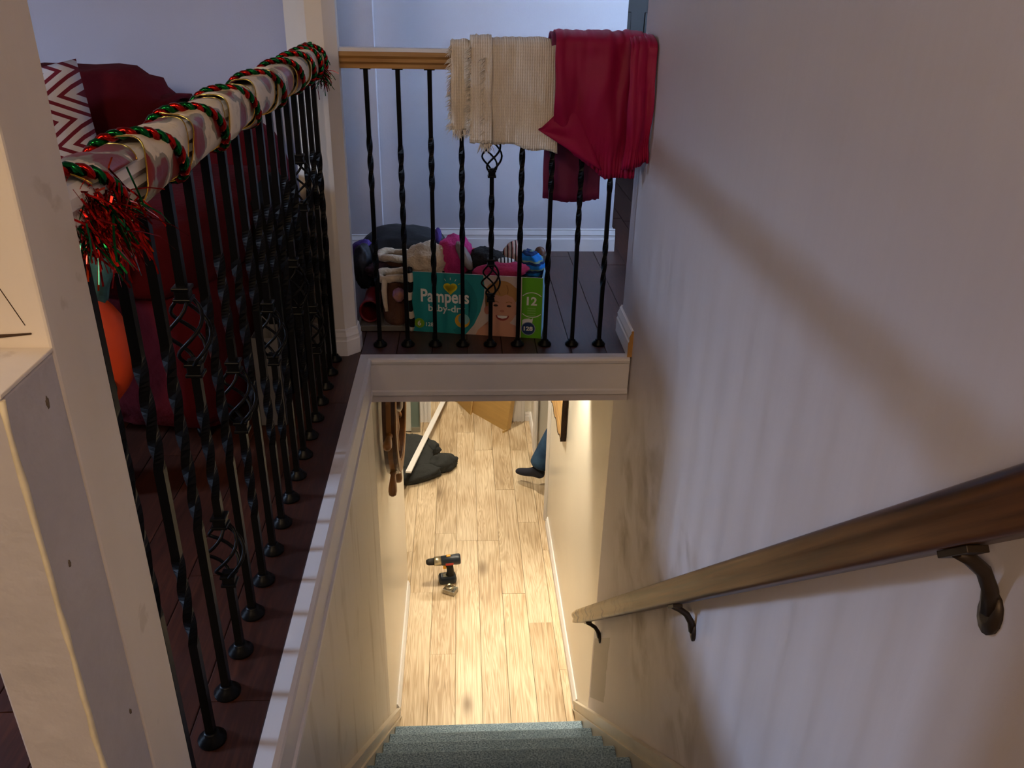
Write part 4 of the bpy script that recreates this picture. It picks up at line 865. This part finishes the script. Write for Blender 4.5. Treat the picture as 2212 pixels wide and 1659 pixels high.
heap('peach_doll', 'small peach and purple toy beside the striped scarf', 'toy', 861, 637, 0.27, (0.022, 0.02, 0.026), 47, mat('peach_plastic', (206, 146, 110), 0.5, scale=18, rgb2=(130, 100, 180)), 0.12)
bm = BM(); p0 = at_y(884, 575, 0.22); pts = [(p0.x+0.004*math.sin(z*40), 0.205+0.006*math.cos(z*30), z) for z in [0.235-0.0145*i for i in range(17)]]; tube(bm, pts, [0.011]*16+[0.009], 10, True, (1, 1.6))
o = obj('striped_scarf', bm, stripes('black_cream_bands', (206, 190, 168), (14, 14, 14), 15, 2, 0.45)); tag(o, 'black and cream banded scarf hanging down the left edge of the diaper box', 'scarf')

# ------------------------------------------------------------------ lower hall: ship wheel, slab, box, jacket, drill
WH = mat('varnished_brown_wood', (84, 46, 18), 0.3, var=0.2, scale=10, stretch=(2, 2, 2), coat=0.3); WH2 = mat('honey_wood', (150, 100, 52), 0.35, var=0.15, scale=12)
whl = thing('ship_wheel', 'wooden ship steering wheel hung on the left wall of the lower hall', 'wheel', (0.045, 0.69, -0.52))
XA = Matrix.Rotation(R(90), 4, 'Y')
def ringprism(bm, r0, r1, x0, x1, seg=48):
    vs = []
    for i in range(seg):
        a = 2*math.pi*i/seg; c_, s_ = math.cos(a), math.sin(a); vs.append([bm.verts.new((x, r_*c_, r_*s_)) for x, r_ in ((x0, r0), (x1, r0), (x1, r1), (x0, r1))])
    for i in range(seg):
        for k in range(4): f = bm.faces.new((vs[i][k], vs[i][(k+1) % 4], vs[(i+1) % seg][(k+1) % 4], vs[(i+1) % seg][k]))
bm = BM(); ringprism(bm, 0.265, 0.33, -0.026, 0.024); obj('rim', bm, WH, whl)
bm = BM(); ringprism(bm, 0.275, 0.322, 0.024, 0.029); obj('rim_inlay', bm, WH2, whl)
bm = BM(); ringprism(bm, 0.32, 0.333, -0.010, 0.010); obj('rim_band', bm, WH2, whl)
bm = BM(); lathe(bm, [(0.06, -0.03), (0.06, 0.025), (0.045, 0.034), (0.02, 0.036)], XA, 24); obj('hub', bm, WH, whl)
for i in range(8):
    M_ = Matrix.Rotation(i*math.pi/4, 4, 'X')
    bm = BM(); lathe(bm, [(0.011, 0.05), (0.016, 0.14), (0.010, 0.19), (0.014, 0.266)], M_, 12); sp = obj('spoke', bm, WH2, whl)
    bm = BM(); lathe(bm, [(0.010, 0.33), (0.016, 0.336), (0.011, 0.345), (0.013, 0.36), (0.018, 0.40), (0.0185, 0.415), (0.015, 0.432), (0.005, 0.438)], M_, 14); obj('handle', bm, WH2, sp)
bm = BM(); lathe(bm, [(0.03, 0.0), (0.03, 0.018), (0.012, 0.02)], Matrix.Translation((-0.0445, 0, 0)) @ XA, 16); obj('wall_mount', bm, WH, whl)

slab = thing('wood_slab_sign', 'live edge wooden slab hung on the right wall of the lower hall', 'sign', (W-0.0005, 1.8, -1.19))
edge = []; rng = random.Random(2)
low = [(1.445+i*0.05, -1.185+0.012*math.sin(i*1.7)+0.006*rng.uniform(-1, 1)) for i in range(15)]; top_ = [(2.17-i*0.05, -0.80+0.012*math.sin(i*1.3)) for i in range(15)]
poly = [(1.43, -1.13)] + low + [(2.185, -1.0)] + top_ + [(1.42, -0.9), (1.435, -1.02)]
poly = [(a-1.8, b+1.19) for a, b in poly]
bm = BM(); prism(bm, poly, 'x', -0.030, -0.002); obj('slab', bm, mat('pale_spalted_wood', (214, 176, 116), 0.5, var=0.2, scale=5, stretch=(1, 1, 5), rgb2=(160, 116, 66)), slab)
bm = BM(); n = len(poly); cy_, cz_ = 0.0, 0.2
A = [bm.verts.new((-0.032, cy_+(a-cy_)*1.0, cz_+(b-cz_)*1.0)) for a, b in poly]; B = [bm.verts.new((-0.001, cy_+(a-cy_)*1.022, cz_+(b-cz_)*1.03)) for a, b in poly]; C_ = [bm.verts.new((-0.032, cy_+(a-cy_)*1.022, cz_+(b-cz_)*1.03)) for a, b in poly]
for i in range(n):
    j = (i+1) % n; bm.faces.new((C_[i], C_[j], B[j], B[i])); bm.faces.new((A[i], A[j], C_[j], C_[i]))
obj('bark_edge', bm, mat('dark_bark', (52, 30, 16), 0.9, scale=30, bump=0.6), slab)
for (a, b, l, w_) in ((0.20, 0.16, 0.05, 0.008), (0.24, 0.13, 0.008, 0.05), (0.27, 0.17, 0.06, 0.007), (0.31, 0.15, 0.008, 0.06), (0.16, 0.19, 0.008, 0.04), (0.05, 0.12, 0.02, 0.012)): boxobj('burnt_mark', (-0.0308, -0.0299, a-l/2, a+l/2, b-w_/2, b+w_/2), mat('burnt_brown', (44, 26, 14), 0.9), slab)

# flattened cardboard carton leaning in the far doorway
CB = mat('brown_cardboard', (184, 146, 84), 0.75, var=0.06, scale=4, stretch=(1, 1, 8)); CB2 = mat('cardboard_edge', (204, 168, 106), 0.8)
ct = thing('cardboard_carton', 'folded brown cardboard carton leaning in the far doorway of the lower hall', 'cardboard', (0.708, 3.44, H))
def panel(name, p, q, hgt, lean, m, th_=0.006):
    p, q = Vector((*p, 0)), Vector((*q, 0)); d = (q-p).normalized(); n_ = Vector((-d.y, d.x, 0))*th_; up_ = Vector((*lean, 1))*hgt
    bm = BM(); vs = [bm.verts.new(v) for v in (p, q, q+n_, p+n_, p+up_, q+up_, q+n_+up_, p+n_+up_)]
    for f in ((0, 1, 2, 3), (4, 5, 6, 7), (0, 1, 5, 4), (1, 2, 6, 5), (2, 3, 7, 6), (3, 0, 4, 7)): bm.faces.new([vs[i] for i in f])
    return obj(name, bm, m, ct)
panel('side_panel', (0, 0.0), (-0.284, 0.35), 0.95, (0.12, 0.05), CB)
panel('side_panel', (-0.298, 0.30), (-0.404, 0.523), 0.95, (0.10, 0.05), CB)
panel('fold_panel', (-0.284, 0.352), (-0.300, 0.298), 0.95, (0.11, 0.05), CB2)
panel('end_flap', (0.0, -0.002), (0.035, 0.06), 0.95, (0.12, 0.05), CB2)
panel('torn_tab', (-0.035, -0.03), (0.0, 0.0), 0.02, (0.0, 0.0), CB2); panel('torn_tab', (-0.44, 0.55), (-0.404, 0.523), 0.03, (0, 0), CB2)
bm = BM(); vs = [bm.verts.new(v) for v in ((-0.10+0.036, 0.09, 0.30), (-0.06+0.04, 0.045, 0.30), (-0.06+0.05, 0.048, 0.42), (-0.10+0.05, 0.096, 0.42))]; bm.faces.new(vs); obj('paper_label', bm, WHT, ct)

JBLK = mat('charcoal_canvas', (36, 38, 38), 0.85, var=0.2, scale=8, bump=0.3, bscale=90)
jb = thing('work_jacket', 'charcoal black jacket dropped on the lower hall floor', 'jacket', (0.0, 2.95, H))
def lump(name, c, size, seed, amp=0.2, rot=0.0, freq=2.0):
    bm = BM(); crumple(bm, c, size, seed, amp, freq, 4, 0.002, Matrix.Rotation(rot, 4, 'Z')); return obj(name, bm, JBLK, jb)
lump('jacket_body', (-0.10, 0.02, 0.055), (0.21, 0.27, 0.095), 71, 0.20); lump('sleeve', (0.18, -0.08, 0.05), (0.12, 0.085, 0.065), 72, 0.18, 0.5); lump('sleeve', (-0.02, -0.22, 0.045), (0.20, 0.09, 0.06), 73, 0.16, 0.35); lump('collar', (0.04, 0.17, 0.05), (0.12, 0.08, 0.055), 74, 0.2, -0.3)

st0 = at_z(882, 1020, H+0.20); st1 = at_z(962, 858, H+0.09); ext = st0 + (st1-st0)*1.35
bm = BM(); d = (ext-st0).normalized(); sdv = d.cross(Vector((0, 0, 1))).normalized(); upv2 = sdv.cross(d).normalized()
vs = []
for p in (st0, ext):
    for a, b in ((-0.020, -0.006), (0.020, -0.006), (0.020, 0.006), (-0.020, 0.006)): vs.append(bm.verts.new(p+sdv*a+upv2*b))
for f in ((0, 1, 2, 3), (4, 5, 6, 7), (0, 1, 5, 4), (1, 2, 6, 5), (2, 3, 7, 6), (3, 0, 4, 7)): bm.faces.new([vs[i] for i in f])
o = obj('trim_strip', bm, TRIM); tag(o, 'long white trim strip lying across the charcoal jacket', 'trim strip')
bm = BM(); pts = []
for i in range(15): f = i/14; pts.append((-0.30+0.36*f, 3.36-0.10*f*f+0.03*math.sin(f*5), H+0.004))
tube(bm, pts, 0.004, 6); o = obj('cable', bm, mat('grey_blue_cable', (90, 104, 128), 0.5)); tag(o, 'thin grey blue cable on the floor by the pale door', 'cable')

# person in the side room: only a jeans leg and a dark sock show
def jeans():
    k = NT('blue_denim'); p = k.tc.outputs['Object']; n = k.noise(p, 9, 4); n2 = k.noise(k.mapping(p, (200, 200, 60)), 3, 2)
    c = k.mix(k.fr(n, 0.35, 0.7), s2l((28, 48, 76)), s2l((56, 84, 112))); c = k.mix(k.math('MULTIPLY', n2, 0.3), c, s2l((26, 46, 74))); k.bump(n2, 0.3, 0.003); return k.done(c, 0.85, 0.2)
JEAN = jeans(); SOCK = mat('dark_navy_sock', (26, 28, 44), 0.9, scale=20, bump=0.3, bscale=200)
per = thing('person', 'person in blue jeans and a dark sock reaching one leg through the side doorway', 'person', (1.35, 2.70, H))
def skin_body(name, verts, edges, rads, m, root, sub=2):
    me = bpy.data.meshes.new(name); me.from_pydata(verts, edges, []); me.materials.append(m); o = bpy.data.objects.new(name, me); COL.objects.link(o); o.parent = per
    sk = o.modifiers.new('skin', 'SKIN'); sk.use_smooth_shade = True
    if not me.skin_vertices: me.skin_vertices.new()
    for i, r_ in enumerate(rads): me.skin_vertices[0].data[i].radius = r_ if isinstance(r_, tuple) else (r_, r_)
    me.skin_vertices[0].data[root].use_root = True; o.modifiers.new('sub', 'SUBSURF').levels = sub; o.modifiers['sub'].render_levels = sub; return o
# seated on a low stool: pelvis, torso, head, arms (hidden behind the wall)
bv = [(0.25, 0.10, 0.50), (0.28, 0.10, 0.68), (0.30, 0.10, 0.88), (0.30, 0.10, 0.99), (0.29, 0.10, 1.07), (0.28, 0.10, 1.20), (0.28, -0.08, 0.95), (0.20, -0.13, 0.74), (0.02, -0.10, 0.66), (0.28, 0.28, 0.95), (0.20, 0.33, 0.74), (0.02, 0.28, 0.66)]
be = [(0, 1), (1, 2), (2, 3), (3, 4), (4, 5), (2, 6), (6, 7), (7, 8), (2, 9), (9, 10), (10, 11)]
skin_body('shirt', bv[:4]+bv[6:], [(0, 1), (1, 2), (2, 3), (2, 4), (4, 5), (5, 6), (2, 7), (7, 8), (8, 9)], [(0.13, 0.16), (0.12, 0.15), (0.11, 0.16), 0.06, 0.062, 0.048, 0.036, 0.062, 0.048, 0.036], mat('grey_shirt', (110, 110, 116), 0.85), 0)
skin_body('head', [(0.295, 0.10, 1.03), (0.285, 0.10, 1.11), (0.27, 0.10, 1.20), (0.28, 0.10, 1.27)], [(0, 1), (1, 2), (2, 3)], [0.05, (0.075, 0.07), (0.095, 0.078), 0.06], mat('skin', (200, 150, 122), 0.6), 0)
# jeans: hem -> shin -> knee -> thigh -> hips -> other thigh -> other shin (kneeling leg)
FA = at_z(1153, 1011, H+0.165) - Vector((1.35, 2.70, H)); 
K1 = Vector((-0.27, 0.0, 0.53)); hip1 = Vector((0.22, 0.02, 0.46)); hip0 = Vector((0.26, 0.10, 0.47)); hip2 = Vector((0.24, 0.20, 0.46)); K2 = Vector((-0.08, 0.30, 0.46)); A2 = Vector((-0.05, 0.32, 0.10))
skin_body('jeans', [FA + Vector((0.02, 0.0, -0.012)), FA.lerp(K1, 0.35)+Vector((0.02, 0, 0)), FA.lerp(K1, 0.7), K1, K1.lerp(hip1, 0.5), hip1, hip0, hip2, K2.lerp(hip2, 0.5), K2, K2.lerp(A2, 0.5), A2], [(0, 1), (1, 2), (2, 3), (3, 4), (4, 5), (5, 6), (6, 7), (7, 8), (8, 9), (9, 10), (10, 11)], [0.080, 0.082, 0.080, 0.078, 0.085, 0.11, 0.13, 0.11, 0.085, 0.074, 0.07, 0.066], JEAN, 6)
toe = at_z(1114, 1016, H+0.085) - Vector((1.35, 2.70, H)); ank = FA + Vector((0.03, 0.0, -0.03)); heel = ank + Vector((0.035, 0.0, -0.055))
skin_body('sock', [tuple(ank + Vector((0.02, 0, 0.05))), tuple(ank), tuple(heel), tuple(ank.lerp(toe, 0.45)+Vector((0, 0, -0.012))), tuple(ank.lerp(toe, 0.8)+Vector((0, 0, -0.006))), tuple(toe)], [(0, 1), (1, 2), (1, 3), (3, 4), (4, 5)], [0.036, 0.036, 0.030, (0.036, 0.034), (0.036, 0.026), (0.024, 0.016)], SOCK, 1)
stl = thing('stool', 'low stool under the person in the side room', 'stool', (1.60, 2.80, H))
bm = BM(); box(bm, -0.15, 0.15, -0.15, 0.15, 0.30, 0.335, 0.01); obj('seat', bm, WH2, stl)
for a in (-1, 1):
    for b in (-1, 1): boxobj('leg', (a*0.12-0.015, a*0.12+0.015, b*0.12-0.015, b*0.12+0.015, 0.0, 0.30), WH2, stl)

# cordless drill standing on its battery
DRB = mat('dark_blue_tool_plastic', (22, 34, 48), 0.35, var=0.1, scale=20); DRG = mat('black_rubber_grip', (26, 24, 22), 0.7); CHK = mat('satin_chrome', (196, 186, 160), 0.28, metal=1.0); YELP = mat('yellow_plastic', (236, 168, 20), 0.4); REDL = mat('red_label', (190, 44, 34), 0.4)
dl_ = at_z(969, 1250, H+0.02); drl = thing('cordless_drill', 'dark blue cordless drill standing on its battery on the laminate floor', 'drill', (dl_.x, dl_.y, H), R(8))
def yp(name, bm, m, p): return obj(name, bm, m, p)
bm = BM(); box(bm, -0.062, 0.048, -0.036, 0.036, 0.0005, 0.052, 0.016); bt = obj('battery', bm, DRB, drl)
bm = BM(); box(bm, -0.035, -0.005, -0.018, 0.014, 0.052, 0.0528); obj('battery_sticker', bm, mat('dull_sticker', (110, 98, 64), 0.5), bt)
bm = BM(); tube(bm, [(0.010, 0, 0.045), (0.012, 0, 0.075), (0.010, 0, 0.105), (0.002, 0, 0.140)], [0.030, 0.023, 0.022, 0.026], 14, True, (0.8, 1.0), (1, 0, 0)); obj('grip', bm, DRG, drl)
YR = Matrix.Rotation(R(90), 4, 'Y')
bm = BM(); lathe(bm, [(0.026, -0.045), (0.030, -0.040), (0.031, 0.02), (0.034, 0.05), (0.034, 0.066), (0.030, 0.074)], Matrix.Translation((0, 0, 0.165)) @ YR, 20); mb = obj('motor_housing', bm, DRB, drl)
bm = BM(); lathe(bm, [(0.027, -0.088), (0.029, -0.078), (0.029, -0.045)], Matrix.Translation((0, 0, 0.165)) @ YR, 20); obj('gear_collar', bm, CHK, drl)
bm = BM(); lathe(bm, [(0.008, -0.137), (0.015, -0.134), (0.020, -0.122), (0.022, -0.088)], Matrix.Translation((0, 0, 0.165)) @ YR, 18); obj('chuck', bm, DRG, drl)
bm = BM(); box(bm, -0.033, -0.012, -0.009, 0.009, 0.105, 0.132, 0.003); obj('trigger', bm, YELP, drl)
bm = BM(); box(bm, -0.012, 0.014, -0.009, 0.009, 0.194, 0.201, 0.003); obj('gear_switch', bm, YELP, drl)
bm = BM(); box(bm, -0.020, 0.028, -0.0335, -0.0305, 0.148, 0.164, 0.001); obj('red_nameplate', bm, REDL, mb)
ml_ = at_z(973, 1274, H+0.02); ml = thing('metal_latch', 'small shiny metal latch box lying beside the drill', 'hardware', (ml_.x, ml_.y, H), R(-28))
bm = BM(); box(bm, -0.040, 0.040, -0.030, 0.030, 0.0005, 0.034, 0.004); obj('housing', bm, mat('shiny_nickel', (168, 164, 154), 0.24, metal=0.9), ml)
bm = BM(); lathe(bm, [(0.026, 0.034), (0.026, 0.042), (0.018, 0.048), (0.016, 0.044), (0.006, 0.044)], Matrix.Translation((-0.008, 0.004, 0)), 20); obj('round_boss', bm, CHK, ml)
